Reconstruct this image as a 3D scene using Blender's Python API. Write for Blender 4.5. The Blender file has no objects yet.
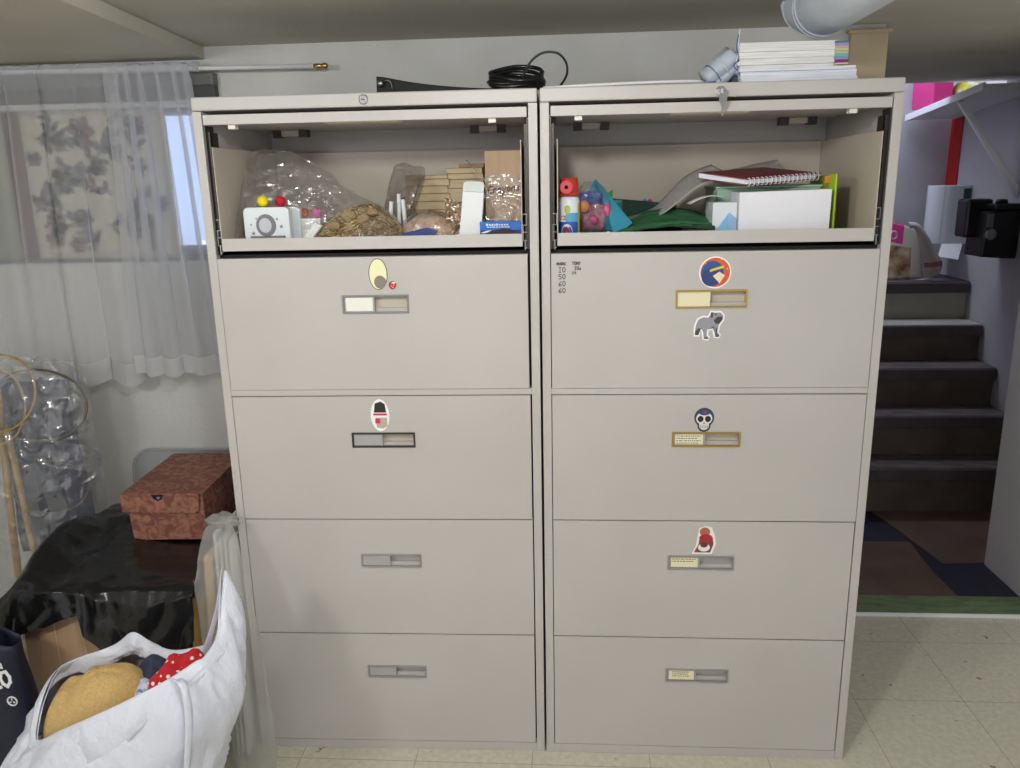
import bpy, math, random
from mathutils import Vector, Matrix, noise
random.seed(7)
S = bpy.context.scene
C = S.collection
PI = math.pi

# ------------------------------------------------------------------ colours / materials
def lin(c):
    def f(v):
        v = v / 255.0
        return v / 12.92 if v <= 0.04045 else ((v + 0.055) / 1.055) ** 2.4
    return (f(c[0]), f(c[1]), f(c[2]), 1.0)

def nodes(name):
    m = bpy.data.materials.new(name); m.use_nodes = True
    nt = m.node_tree
    return m, nt, nt.nodes, nt.links

def mat(name, rgb, rough=0.6, metal=0.0, var=0.0, vscale=8.0, rgb2=None, bump=0.0, bscale=60.0, spec=0.5,
        trans=0.0, coat=0.0, emit=None, estr=1.0, stretch=(1, 1, 1), sharp=None):
    m, nt, N, L = nodes(name)
    p = N['Principled BSDF']
    p.inputs['Base Color'].default_value = lin(rgb)
    p.inputs['Roughness'].default_value = rough
    p.inputs['Metallic'].default_value = metal
    p.inputs['Specular IOR Level'].default_value = spec
    if trans: p.inputs['Transmission Weight'].default_value = trans
    if coat: p.inputs['Coat Weight'].default_value = coat
    if emit:
        p.inputs['Emission Color'].default_value = lin(emit); p.inputs['Emission Strength'].default_value = estr
    tc = None
    if rgb2 is not None or bump:
        tc = N.new('ShaderNodeTexCoord'); mp = N.new('ShaderNodeMapping')
        mp.inputs['Scale'].default_value = stretch
        L.new(tc.outputs['Object'], mp.inputs['Vector'])
    if rgb2 is not None:
        t = N.new('ShaderNodeTexNoise'); t.inputs['Scale'].default_value = vscale; t.inputs['Detail'].default_value = 5
        L.new(mp.outputs['Vector'], t.inputs['Vector'])
        r = N.new('ShaderNodeValToRGB')
        a, b = sharp if sharp else (0.35, 0.65)
        r.color_ramp.elements[0].position = a; r.color_ramp.elements[1].position = b
        r.color_ramp.elements[0].color = lin(rgb); r.color_ramp.elements[1].color = lin(rgb2)
        L.new(t.outputs['Fac'], r.inputs['Fac']); L.new(r.outputs['Color'], p.inputs['Base Color'])
    if bump:
        t2 = N.new('ShaderNodeTexNoise'); t2.inputs['Scale'].default_value = bscale; t2.inputs['Detail'].default_value = 4
        L.new(mp.outputs['Vector'], t2.inputs['Vector'])
        b = N.new('ShaderNodeBump'); b.inputs['Strength'].default_value = bump; b.inputs['Distance'].default_value = 0.01
        L.new(t2.outputs['Fac'], b.inputs['Height']); L.new(b.outputs['Normal'], p.inputs['Normal'])
    return m

def film(name, rgb=(235, 238, 242), clear=0.8, rough=0.12, bump=0.6, bscale=25.0, gloss=0.05):
    """thin plastic film: mostly see-through, a little milky, glossy by Fresnel"""
    m, nt, N, L = nodes(name)
    N.remove(N['Principled BSDF']); out = N['Material Output']
    tr = N.new('ShaderNodeBsdfTransparent'); tr.inputs['Color'].default_value = (0.985, 0.985, 0.985, 1)
    df = N.new('ShaderNodeBsdfDiffuse'); df.inputs['Color'].default_value = lin(rgb)
    tl = N.new('ShaderNodeBsdfTranslucent'); tl.inputs['Color'].default_value = lin(rgb)
    gl = N.new('ShaderNodeBsdfGlossy'); gl.inputs['Roughness'].default_value = rough
    fr = N.new('ShaderNodeFresnel'); fr.inputs['IOR'].default_value = 1.45
    a = N.new('ShaderNodeMixShader'); a.inputs[0].default_value = 0.5
    L.new(df.outputs[0], a.inputs[1]); L.new(tl.outputs[0], a.inputs[2])
    b = N.new('ShaderNodeMixShader'); b.inputs[0].default_value = 1 - clear
    L.new(tr.outputs[0], b.inputs[1]); L.new(a.outputs[0], b.inputs[2])
    c = N.new('ShaderNodeMixShader')
    k = N.new('ShaderNodeMath'); k.operation = 'MULTIPLY'; k.inputs[1].default_value = 0.95; L.new(fr.outputs[0], k.inputs[0])
    q = N.new('ShaderNodeMath'); q.operation = 'MINIMUM'; q.inputs[1].default_value = 0.24; L.new(k.outputs[0], q.inputs[0])
    w_ = N.new('ShaderNodeMath'); w_.operation = 'MAXIMUM'; w_.inputs[1].default_value = gloss; L.new(q.outputs[0], w_.inputs[0]); q = w_
    L.new(q.outputs[0], c.inputs[0]); L.new(b.outputs[0], c.inputs[1]); L.new(gl.outputs[0], c.inputs[2])
    if bump:
        tc = N.new('ShaderNodeTexCoord'); t = N.new('ShaderNodeTexNoise')
        t.inputs['Scale'].default_value = bscale; t.inputs['Detail'].default_value = 2.5; t.inputs['Distortion'].default_value = 1.2
        if hasattr(t, 'noise_type'): t.noise_type = 'RIDGED_MULTIFRACTAL'
        L.new(tc.outputs['Object'], t.inputs['Vector'])
        bp = N.new('ShaderNodeBump'); bp.inputs['Strength'].default_value = bump; bp.inputs['Distance'].default_value = 0.03
        L.new(t.outputs['Fac'], bp.inputs['Height'])
        L.new(bp.outputs['Normal'], gl.inputs['Normal'])
    L.new(c.outputs[0], out.inputs['Surface'])
    return m

M = {}
M['cab'] = mat('putty_paint', (189, 185, 181), 0.42, rgb2=(184, 180, 176), vscale=3, bump=0.04, bscale=900)
M['cab_in'] = mat('putty_paint_inside', (190, 180, 166), 0.45)
M['steel'] = mat('zinc_steel', (150, 150, 150), 0.35, 1.0, bump=0.05)
M['dark_steel'] = mat('dark_steel', (70, 66, 64), 0.45, 0.7)
M['chrome'] = mat('satin_chrome', (176, 176, 180), 0.28, 1.0)
M['brass'] = mat('brass', (190, 160, 90), 0.3, 1.0)
M['black_gap'] = mat('black_void', (22, 20, 20), 0.8)
M['nylon'] = mat('white_nylon', (225, 222, 210), 0.5)
M['clear_lens'] = mat('grey_clear_plastic', (168, 166, 166), 0.18)
M['card_white'] = mat('card_white', (232, 232, 222), 0.7)
M['card_cream'] = mat('card_cream', (228, 222, 188), 0.7)
M['ink'] = mat('ink', (40, 38, 42), 0.7)
M['wall'] = mat('white_wall_paint', (204, 204, 202), 0.8, rgb2=(196, 196, 193), vscale=5, bump=0.12, bscale=60)
M['wall_up'] = mat('cool_white_wall_paint', (196, 194, 198), 0.75, rgb2=(186, 184, 188), vscale=4, bump=0.08, bscale=60)
M['ceil'] = mat('ceiling_paint', (192, 188, 175), 0.85, rgb2=(184, 180, 166), vscale=4, bump=0.1, bscale=90)
M['tan'] = mat('tan_painted_wood', (196, 180, 150), 0.6, rgb2=(188, 171, 140), vscale=7)
M['green'] = mat('worn_green_paint', (118, 140, 98), 0.7, rgb2=(92, 106, 82), vscale=14, sharp=(0.45, 0.7), stretch=(1, 4, 4))
M['navy_floor'] = mat('navy_floor_paint', (46, 48, 68), 0.6, rgb2=(40, 40, 54), vscale=9)
M['brown_mat'] = mat('brown_floor_sheet', (120, 98, 85), 0.75, rgb2=(106, 88, 76), vscale=6)
M['tread'] = mat('dark_tread_paint', (92, 82, 86), 0.6, rgb2=(78, 70, 74), vscale=8)
M['worn'] = mat('worn_tread_top', (122, 114, 108), 0.6, rgb2=(94, 86, 86), vscale=11, stretch=(1, 3, 1))
M['riser_dark'] = mat('dark_riser_paint', (104, 92, 84), 0.7, rgb2=(88, 76, 70), vscale=6)
M['riser_light'] = mat('pale_riser_paint', (176, 174, 160), 0.7, rgb2=(160, 158, 146), vscale=7)
M['red'] = mat('red_paint', (196, 40, 38), 0.6)
M['white'] = mat('white_paint', (226, 228, 230), 0.5)
M['white_gloss'] = mat('white_plastic', (220, 226, 230), 0.25)
M['black'] = mat('black_plastic', (24, 24, 27), 0.35)
M['black_rubber'] = mat('black_rubber', (22, 22, 25), 0.3, bump=0.05)
M['leather'] = mat('black_leather', (18, 18, 21), 0.6, bump=0.1, spec=0.3, bscale=200)
M['grey_blind'] = mat('grey_blind_fabric', (112, 112, 112), 0.8)
M['rod'] = mat('white_rod', (222, 222, 226), 0.35)
M['gold'] = mat('gold_metal', (196, 160, 84), 0.3, 1.0)
M['goldrod'] = mat('gold_bamboo', (190, 148, 74), 0.35, rgb2=(160, 120, 56), vscale=30)
M['cardboard'] = mat('cardboard', (176, 150, 124), 0.8, rgb2=(166, 140, 114), vscale=10, stretch=(6, 1, 1))
M['kraft'] = mat('kraft_card', (158, 132, 100), 0.85, rgb2=(146, 120, 88), vscale=30)
M['kraft_pale'] = mat('kraft_paper_pages', (206, 188, 156), 0.9, rgb2=(190, 170, 138), vscale=90, stretch=(0.3, 1, 8))
M['black_bag'] = mat('black_bin_liner', (20, 19, 21), 0.24, bump=0.35, bscale=22, spec=0.5)
M['white_bag'] = mat('white_carrier_bag', (214, 217, 230), 0.34, bump=0.9, bscale=22, stretch=(1.3, 1.3, 0.8))
M['navy_bag'] = mat('navy_nonwoven', (26, 28, 48), 0.6, bump=0.2, bscale=50)
M['burlap'] = mat('straw_weave', (206, 174, 116), 0.85, rgb2=(192, 158, 98), vscale=160, bump=0.25, bscale=260)
M['straw_tan'] = mat('straw_band', (176, 140, 90), 0.8)
M['navy_cloth'] = mat('navy_cloth', (40, 44, 66), 0.8, rgb2=(58, 64, 90), vscale=9)
M['wood'] = mat('pale_wood', (206, 174, 132), 0.6, rgb2=(190, 156, 114), vscale=10, stretch=(4, 4, 0.6))
M['wood2'] = mat('golden_wood', (192, 152, 92), 0.6, rgb2=(176, 134, 76), vscale=10, stretch=(4, 4, 0.6))
M['paper'] = mat('white_paper', (236, 236, 234), 0.8)
M['paper_edge'] = mat('white_paper_edges', (240, 239, 236), 0.85, rgb2=(214, 212, 210), vscale=60, stretch=(0.2, 0.2, 9))
M['paper_blue'] = mat('bluish_paper_edges', (238, 239, 244), 0.85, rgb2=(210, 214, 226), vscale=60, stretch=(0.2, 0.2, 9))
M['canvas'] = mat('white_canvas', (226, 226, 224), 0.7)
M['roll'] = mat('grey_blue_plastic_cloth', (198, 206, 218), 0.5, rgb2=(184, 193, 207), vscale=12, bump=0.15, bscale=40)
M['dark_slate'] = mat('slate_lining', (60, 66, 84), 0.7)
M['string'] = mat('white_string', (214, 220, 230), 0.8)
M['string_blue'] = mat('blue_string', (62, 92, 158), 0.8)
M['duct'] = mat('galvanised_duct_paint', (206, 213, 222), 0.45, rgb2=(194, 202, 213), vscale=8, bump=0.08, bscale=50)
M['duct_dark'] = mat('rusty_edge', (92, 80, 72), 0.8)
M['film'] = film('clear_film', clear=0.93, bump=1.0, bscale=16, rough=0.16, gloss=0.11)
M['film_soft'] = film('loose_clear_film', (206, 206, 202), clear=0.50, bump=0.6, bscale=9, rough=0.22)
M['film_hoop'] = film('crinkled_clear_bag', (226, 230, 236), clear=0.80, bump=1.0, bscale=15, rough=0.18, gloss=0.15)
M['film_blue'] = film('crinkled_window_film', (206, 222, 250), clear=0.66, bump=1.0, bscale=8, rough=0.15)
M['film_grey'] = film('grey_bag_film', (150, 140, 134), clear=0.42, bump=0.7, bscale=30, rough=0.2)
M['acrylic'] = film('frosted_lid', (214, 217, 219), clear=0.62, bump=0.1, bscale=5, rough=0.3)
def sheer(name, rgb, clear):
    m, nt, N, L = nodes(name)
    N.remove(N['Principled BSDF']); out = N['Material Output']
    tr = N.new('ShaderNodeBsdfTransparent')
    df = N.new('ShaderNodeBsdfDiffuse'); df.inputs['Color'].default_value = lin(rgb)
    tl = N.new('ShaderNodeBsdfTranslucent'); tl.inputs['Color'].default_value = lin(rgb)
    a = N.new('ShaderNodeMixShader'); a.inputs[0].default_value = 0.35
    L.new(df.outputs[0], a.inputs[1]); L.new(tl.outputs[0], a.inputs[2])
    b = N.new('ShaderNodeMixShader'); b.inputs[0].default_value = 1 - clear
    L.new(tr.outputs[0], b.inputs[1]); L.new(a.outputs[0], b.inputs[2])
    L.new(b.outputs[0], out.inputs['Surface'])
    return m
M['sheer'] = sheer('sheer_voile', (226, 227, 232), 0.62)
M['sheer_dense'] = sheer('doubled_voile', (214, 215, 220), 0.58)
M['hem'] = sheer('sheer_hem', (214, 214, 217), 0.28)
M['cloth_plain'] = mat('dull_green_cloth', (150, 152, 138), 0.9, rgb2=(142, 144, 132), vscale=12)
M['cloth_border'] = mat('maroon_cloth', (96, 68, 66), 0.9)
M['cloth_leaf'] = mat('cream_printed_cloth', (196, 192, 176), 0.9, rgb2=(184, 180, 166), vscale=12)
M['leaf_grey'] = mat('print_slate', (92, 96, 106), 0.9)
M['leaf_mauve'] = mat('print_mauve', (128, 98, 104), 0.9)
M['pane'] = mat('daylit_pane', (190, 205, 235), 0.5, emit=(206, 224, 255), estr=1.1)
M['frame'] = mat('window_frame_paint', (120, 122, 126), 0.6)
def shoebox_mat():
    m, nt, N, L = nodes('swirl_print_card')
    p = N['Principled BSDF']; p.inputs['Roughness'].default_value = 0.6
    tc = N.new('ShaderNodeTexCoord'); t = N.new('ShaderNodeTexNoise')
    t.inputs['Scale'].default_value = 34; t.inputs['Detail'].default_value = 1.5; t.inputs['Distortion'].default_value = 1.6
    r = N.new('ShaderNodeValToRGB')
    r.color_ramp.elements[0].position = 0.40; r.color_ramp.elements[0].color = lin((116, 68, 58))
    r.color_ramp.elements[1].position = 0.62; r.color_ramp.elements[1].color = lin((156, 106, 86))
    L.new(tc.outputs['Object'], t.inputs['Vector']); L.new(t.outputs['Fac'], r.inputs['Fac'])
    L.new(r.outputs['Color'], p.inputs['Base Color'])
    return m
M['shoebox'] = shoebox_mat()
def polka_mat():
    m, nt, N, L = nodes('red_polka_dot_cotton')
    p = N['Principled BSDF']; p.inputs['Roughness'].default_value = 0.85
    tc = N.new('ShaderNodeTexCoord'); v = N.new('ShaderNodeTexVoronoi')
    v.inputs['Scale'].default_value = 62; v.inputs['Randomness'].default_value = 0.25
    r = N.new('ShaderNodeValToRGB'); r.color_ramp.interpolation = 'CONSTANT'
    r.color_ramp.elements[0].color = lin((238, 226, 224)); r.color_ramp.elements[1].position = 0.26
    r.color_ramp.elements[1].color = lin((190, 28, 40))
    L.new(tc.outputs['Object'], v.inputs['Vector']); L.new(v.outputs['Distance'], r.inputs['Fac'])
    L.new(r.outputs['Color'], p.inputs['Base Color'])
    return m
M['polka'] = polka_mat()
def floor_mat():
    m, nt, N, L = nodes('vinyl_floor_tile')
    p = N['Principled BSDF']; p.inputs['Roughness'].default_value = 0.5
    tc = N.new('ShaderNodeTexCoord'); mp = N.new('ShaderNodeMapping')
    mp.inputs['Location'].default_value = (0.036, 0.05, 0)
    br = N.new('ShaderNodeTexBrick'); br.offset = 0.0; br.squash = 1.0
    br.inputs['Scale'].default_value = 1.0; br.inputs['Brick Width'].default_value = 0.305
    br.inputs['Row Height'].default_value = 0.305; br.inputs['Mortar Size'].default_value = 0.0009
    br.inputs['Mortar Smooth'].default_value = 0.1; br.inputs['Bias'].default_value = 0
    br.inputs['Color1'].default_value = lin((210, 208, 192)); br.inputs['Color2'].default_value = lin((206, 204, 187))
    br.inputs['Mortar'].default_value = lin((150, 144, 128))
    L.new(tc.outputs['Object'], mp.inputs['Vector']); L.new(mp.outputs['Vector'], br.inputs['Vector'])
    n1 = N.new('ShaderNodeTexNoise'); n1.inputs['Scale'].default_value = 60; n1.inputs['Detail'].default_value = 6
    n1.inputs['Roughness'].default_value = 0.7
    L.new(tc.outputs['Object'], n1.inputs['Vector'])
    r = N.new('ShaderNodeValToRGB'); r.color_ramp.elements[0].position = 0.42; r.color_ramp.elements[1].position = 0.60
    r.color_ramp.elements[0].color = (0.88, 0.87, 0.83, 1); r.color_ramp.elements[1].color = (1, 1, 1, 1)
    L.new(n1.outputs['Fac'], r.inputs['Fac'])
    n2 = N.new('ShaderNodeTexNoise'); n2.inputs['Scale'].default_value = 26; n2.inputs['Detail'].default_value = 3
    L.new(tc.outputs['Object'], n2.inputs['Vector'])
    r2 = N.new('ShaderNodeValToRGB'); r2.color_ramp.elements[0].position = 0.27; r2.color_ramp.elements[1].position = 0.31
    r2.color_ramp.elements[0].color = (0.36, 0.31, 0.24, 1); r2.color_ramp.elements[1].color = (1, 1, 1, 1)
    L.new(n2.outputs['Fac'], r2.inputs['Fac'])
    x = N.new('ShaderNodeMix'); x.data_type = 'RGBA'; x.blend_type = 'MULTIPLY'; x.inputs[0].default_value = 1
    L.new(br.outputs['Color'], x.inputs[6]); L.new(r.outputs['Color'], x.inputs[7])
    y = N.new('ShaderNodeMix'); y.data_type = 'RGBA'; y.blend_type = 'MULTIPLY'; y.inputs[0].default_value = 1
    L.new(x.outputs[2], y.inputs[6]); L.new(r2.outputs['Color'], y.inputs[7])
    L.new(y.outputs[2], p.inputs['Base Color'])
    return m
M['floor'] = floor_mat()
_flat = {}
def flat(rgb, rough=0.6):
    k = (rgb, rough)
    if k not in _flat: _flat[k] = mat('colour_%02x%02x%02x' % rgb, rgb, rough)
    return _flat[k]

# ------------------------------------------------------------------ mesh builder
class MB:
    def __init__(s): s.v = []; s.f = []; s.m = []
    def add(s, vs, fs, m=0):
        o = len(s.v); s.v += [tuple(v) for v in vs]
        s.f += [tuple(i + o for i in f) for f in fs]; s.m += [m] * len(fs)
        return s
    def box(s, x0, x1, y0, y1, z0, z1, m=0):
        vs = [(x, y, z) for z in (z0, z1) for y in (y0, y1) for x in (x0, x1)]
        return s.add(vs, [(0, 2, 3, 1), (4, 5, 7, 6), (0, 1, 5, 4), (2, 6, 7, 3), (0, 4, 6, 2), (1, 3, 7, 5)], m)
    def tube(s, pts, r, n=8, m=0, closed=False):
        pts = [Vector(p) for p in pts]; k = len(pts)
        rs = r if isinstance(r, (list, tuple)) else [r] * k
        prev = None; vs = []
        for i, p in enumerate(pts):
            a = pts[(i - 1) % k] if (closed or i > 0) else p
            b = pts[(i + 1) % k] if (closed or i < k - 1) else p
            t = (b - a).normalized()
            if prev is None:
                ref = Vector((0, 0, 1)) if abs(t.z) < 0.9 else Vector((1, 0, 0))
                u = t.cross(ref).normalized()
            else:
                u = (prev - t * prev.dot(t)).normalized()
            prev = u; w = t.cross(u)
            for j in range(n):
                an = 2 * PI * j / n
                vs.append(p + (u * math.cos(an) + w * math.sin(an)) * rs[i])
        fs = []
        for i in range(k if closed else k - 1):
            for j in range(n):
                a = i * n + j; b = i * n + (j + 1) % n
                c = ((i + 1) % k) * n + (j + 1) % n; d = ((i + 1) % k) * n + j
                fs.append((a, b, c, d))
        if not closed:
            fs.append(tuple(range(n - 1, -1, -1))); fs.append(tuple(range((k - 1) * n, k * n)))
        return s.add(vs, fs, m)
    def lathe(s, prof, c, n=24, m=0, axis='z'):
        vs = []; k = len(prof)
        for r, h in prof:
            for j in range(n):
                a = 2 * PI * j / n
                d = {'z': (r * math.cos(a), r * math.sin(a), h), 'y': (r * math.cos(a), h, r * math.sin(a)),
                     'x': (h, r * math.cos(a), r * math.sin(a))}[axis]
                vs.append((c[0] + d[0], c[1] + d[1], c[2] + d[2]))
        fs = [(i * n + j, i * n + (j + 1) % n, (i + 1) * n + (j + 1) % n, (i + 1) * n + j) for i in range(k - 1) for j in range(n)]
        if prof[0][0] > 1e-6: fs.append(tuple(range(n - 1, -1, -1)))
        if prof[-1][0] > 1e-6: fs.append(tuple(range((k - 1) * n, k * n)))
        return s.add(vs, fs, m)
    def prism(s, poly, off, m=0, mside=None):
        """poly: 3-D outline, off: extrusion vector"""
        k = len(poly); off = Vector(off)
        vs = [Vector(p) for p in poly] + [Vector(p) + off for p in poly]
        s.add(vs, [tuple(range(k)), tuple(range(2 * k - 1, k - 1, -1))], m)
        o = len(s.v) - 2 * k
        for i in range(k):
            s.f.append((o + i, o + k + i, o + k + (i + 1) % k, o + (i + 1) % k)); s.m.append(m if mside is None else mside)
        return s
    def grid(s, fn, nu, nv, m=0, cu=False, cv=False, mfn=None):
        vs = []
        for i in range(nu + (0 if cu else 1)):
            for j in range(nv + (0 if cv else 1)):
                vs.append(fn(i / nu, j / nv))
        cols = nv + (0 if cv else 1); rows = nu + (0 if cu else 1)
        o = len(s.v); s.v += [tuple(v) for v in vs]
        for i in range(nu):
            for j in range(nv):
                a = i * cols + j; b = ((i + 1) % rows) * cols + j
                c = ((i + 1) % rows) * cols + (j + 1) % cols; d = i * cols + (j + 1) % cols
                s.f.append((o + a, o + b, o + c, o + d))
                s.m.append(mfn(i / nu, j / nv) if mfn else m)
        return s
    def ball(s, c, r, nu=18, nv=12, m=0, amp=0.0, fr=20):
        rr = (r, r, r) if not isinstance(r, (tuple, list)) else r
        def fn(u, v):
            a = 2 * PI * u; b = PI * v
            d = Vector((math.sin(b) * math.cos(a), math.sin(b) * math.sin(a), math.cos(b)))
            k = 1 + (amp * noise.noise(d * fr * 0.1 + Vector(c) * 31) if amp else 0)
            return (c[0] + d.x * rr[0] * k, c[1] + d.y * rr[1] * k, c[2] + d.z * rr[2] * k)
        return s.grid(fn, nu, nv, m, cu=True)
    def xform(s, Mx, start=0):
        for i in range(start, len(s.v)): s.v[i] = tuple(Mx @ Vector(s.v[i]))
        return s
    def build(s, name, mats, parent=None, smooth=False, base=(0, 0, 0), bevel=0, solid=0, sub=0):
        me = bpy.data.meshes.new(name)
        b = Vector(base)
        me.from_pydata([tuple(Vector(v) - b) for v in s.v], [], s.f)
        if not isinstance(mats, (list, tuple)): mats = [mats]
        for mm in mats: me.materials.append(M[mm] if isinstance(mm, str) else mm)
        for i, p in enumerate(me.polygons):
            p.material_index = s.m[i]; p.use_smooth = smooth
        me.validate(); me.update()
        import bmesh
        bm = bmesh.new(); bm.from_mesh(me)
        bmesh.ops.remove_doubles(bm, verts=bm.verts, dist=1e-6)
        bmesh.ops.recalc_face_normals(bm, faces=bm.faces); bm.to_mesh(me); bm.free()
        o = bpy.data.objects.new(name, me); C.objects.link(o)
        o.location = base
        if parent is not None: o.parent = parent
        if bevel:
            md = o.modifiers.new('bevel', 'BEVEL'); md.width = bevel; md.segments = 2; md.limit_method = 'ANGLE'
        if solid:
            md = o.modifiers.new('thickness', 'SOLIDIFY'); md.thickness = solid; md.offset = 0
        if sub:
            md = o.modifiers.new('smooth', 'SUBSURF'); md.levels = sub; md.render_levels = sub
        return o
    def center(s):
        xs, ys, zs = zip(*s.v)
        return ((min(xs) + max(xs)) / 2, (min(ys) + max(ys)) / 2, min(zs))
    def solo(s, name, mats, label, cat, group=None, kind=None, **k):
        o = s.build(name, mats, base=s.center(), **k)
        return tag(o, label, cat, group, kind)
    def part(s, name, mats, parent, label=None, **k):
        """vertices are world coordinates; parent is an unrotated thing or a part"""
        w = wloc(parent)
        o = s.build(name, mats, parent, **k)
        for v in o.data.vertices: v.co -= w
        if label: o['label'] = label
        return o

def wloc(o):
    v = Vector((0, 0, 0))
    while o is not None: v += o.location; o = o.parent
    return v
def tag(o, label, cat, group=None, kind=None):
    o['label'] = label; o['category'] = cat
    if group: o['group'] = group
    if kind: o['kind'] = kind
    return o
def thing(name, label, cat, loc=(0, 0, 0), rz=0, group=None):
    o = bpy.data.objects.new(name, None); C.objects.link(o)
    o.location = loc; o.rotation_euler = (0, 0, rz); o.empty_display_size = 0.05
    return tag(o, label, cat, group)
def struct(name, mb, mats, **k):
    o = mb.build(name, mats, **k); o['kind'] = 'structure'; return o
def smooth_path(pts, n=6, closed=False):
    P = [Vector(p) for p in pts]; k = len(P); out = []
    for i in range(k if closed else k - 1):
        p1, p2 = P[i], P[(i + 1) % k]
        p0 = P[(i - 1) % k] if (closed or i > 0) else p1
        p3 = P[(i + 2) % k] if (closed or i < k - 2) else p2
        for j in range(n):
            t = j / n
            out.append(0.5 * ((2 * p1) + (p2 - p0) * t + (2 * p0 - 5 * p1 + 4 * p2 - p3) * t * t + (3 * p1 - p0 - 3 * p2 + p3) * t ** 3))
    if not closed: out.append(P[-1])
    return out
def nz(x, y, z=0.0): return noise.noise(Vector((x, y, z)))

# stroke lettering: each glyph is polylines on a 0..1 x 0..1 cell
G = {
 'M': [[(0, 0), (0.1, 1), (0.5, 0.3), (0.9, 1), (1, 0)]], 'A': [[(0, 0), (0.5, 1), (1, 0)], [(0.2, 0.4), (0.8, 0.4)]],
 'R': [[(0, 0), (0, 1), (0.8, 0.9), (0.8, 0.55), (0, 0.5), (1, 0)]], 'K': [[(0, 0), (0, 1)], [(1, 1), (0, 0.45), (1, 0)]],
 'T': [[(0, 1), (1, 1)], [(0.5, 1), (0.5, 0)]], 'N': [[(0, 0), (0, 1), (1, 0), (1, 1)]],
 'Y': [[(0, 1), (0.5, 0.5), (1, 1)], [(0.5, 0.5), (0.5, 0)]], 'H': [[(0, 0), (0, 1)], [(1, 0), (1, 1)], [(0, 0.5), (1, 0.5)]],
 'O': [[(0.5, 0), (0.1, 0.25), (0, 0.6), (0.25, 1), (0.75, 1), (1, 0.6), (0.9, 0.25), (0.5, 0)]],
 '1': [[(0.5, 0), (0.5, 1)], [(0.1, 1), (0.9, 1)], [(0.1, 0), (0.9, 0)]], 'i': [[(0.5, 0), (0.5, 1)]],
 '5': [[(1, 1), (0.15, 1), (0.1, 0.55), (0.7, 0.6), (1, 0.3), (0.6, 0), (0, 0.05)]],
 '6': [[(0.9, 1), (0.2, 0.6), (0, 0.25), (0.4, 0), (0.9, 0.15), (0.8, 0.45), (0.1, 0.35)]],
 's': [[(0.9, 0.5), (0.3, 0.55), (0.3, 0.32), (0.8, 0.25), (0.7, 0), (0.1, 0)]],
 'C': [[(1, 0.9), (0.4, 1), (0, 0.5), (0.3, 0), (1, 0.05)]],
 'r': [[(0.2, 0), (0.2, 0.6)], [(0.2, 0.4), (0.8, 0.6)]],
 'a': [[(0.9, 0.5), (0.4, 0.6), (0.1, 0.25), (0.4, 0), (0.9, 0.2), (0.9, 0.6), (0.95, 0)]],
 'y': [[(0.1, 0.6), (0.5, 0.1)], [(0.95, 0.6), (0.2, -0.5)]],
 'o': [[(0.5, 0.6), (0.1, 0.3), (0.5, 0), (0.9, 0.3), (0.5, 0.6)]],
 'n': [[(0.1, 0), (0.1, 0.6)], [(0.1, 0.4), (0.5, 0.6), (0.85, 0.45), (0.9, 0)]],
}
def write(mb, text, org, ux, uz, w, h, gap=0.3, thick=0.001, m=0, lift=(0, -0.0004, 0)):
    """flat ink strokes on a surface; org = lower left, ux / uz = unit vectors"""
    ux, uz = Vector(ux), Vector(uz); nrm = Vector(lift); x = 0.0
    for ch in text:
        if ch in G:
            for pl in G[ch]:
                P = [Vector(org) + ux * (x + a * w) + uz * (b * h) for a, b in pl]
                for p, q in zip(P, P[1:]):
                    d = (q - p)
                    if d.length < 1e-7: continue
                    t = d.normalized() * thick * 0.4
                    s_ = nrm.normalized().cross(d).normalized() * thick / 2
                    mb.prism([p - t - s_, q + t - s_, q + t + s_, p - t + s_], nrm, m)
        x += w * (1 + gap)
    return mb
def disc_poly(cx, cz, r, y, n=28, rz=None):
    return [(cx + r * math.cos(2 * PI * i / n), y, cz + (rz or r) * math.sin(2 * PI * i / n)) for i in range(n)]

# ================================================================== camera, light
cam = bpy.data.cameras.new('camera'); cam.sensor_width = 36; cam.sensor_fit = 'HORIZONTAL'
cam.lens = 804.786 / 1020 * 36; cam.clip_start = 0.02
co = bpy.data.objects.new('camera', cam); C.objects.link(co)
YAW, PIT, ROL = 0.0711, 0.2465, -0.0213
co.matrix_world = Matrix.Translation((0.0547, -1.828, 1.4644)) @ Matrix.Rotation(YAW, 4, 'Z') @ Matrix.Rotation(PI / 2 - PIT, 4, 'X') @ Matrix.Rotation(ROL, 4, 'Z')
S.camera = co
S.view_settings.view_transform = 'Standard'; S.view_settings.look = 'None'
S.view_settings.exposure = 0.25; S.view_settings.gamma = 1.0
try: S.view_settings.use_curve_mapping = False
except Exception: pass
S.cycles.transparent_max_bounces = 24
S.cycles.max_bounces = 8

def lamp(name, kind, loc, power, col, size=0.1, rot=(0, 0, 0), sy=None):
    l = bpy.data.lights.new(name, kind); l.energy = power; l.color = lin(col)[:3]
    if kind == 'AREA':
        l.size = size
        if sy: l.shape = 'RECTANGLE'; l.size_y = sy
    else: l.shadow_soft_size = size
    o = bpy.data.objects.new(name, l); C.objects.link(o); o.location = loc; o.rotation_euler = rot
    return o
lamp('ceiling_bulb', 'POINT', (-0.10, -1.15, 1.815), 23, (255, 255, 253), 0.05)
lamp('ceiling_bulb', 'POINT', (-1.35, -1.7, 1.78), 40, (255, 255, 254), 0.16)
lamp('upstairs_light', 'AREA', (1.35, 2.40, 2.6), 18.0, (225, 232, 255), 0.7, (0, 0, 0))
W = bpy.data.worlds.new('room_bounce'); S.world = W; W.use_nodes = True
bg = W.node_tree.nodes['Background']; bg.inputs[0].default_value = lin((228, 228, 230)); bg.inputs[1].default_value = 0.95

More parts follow.
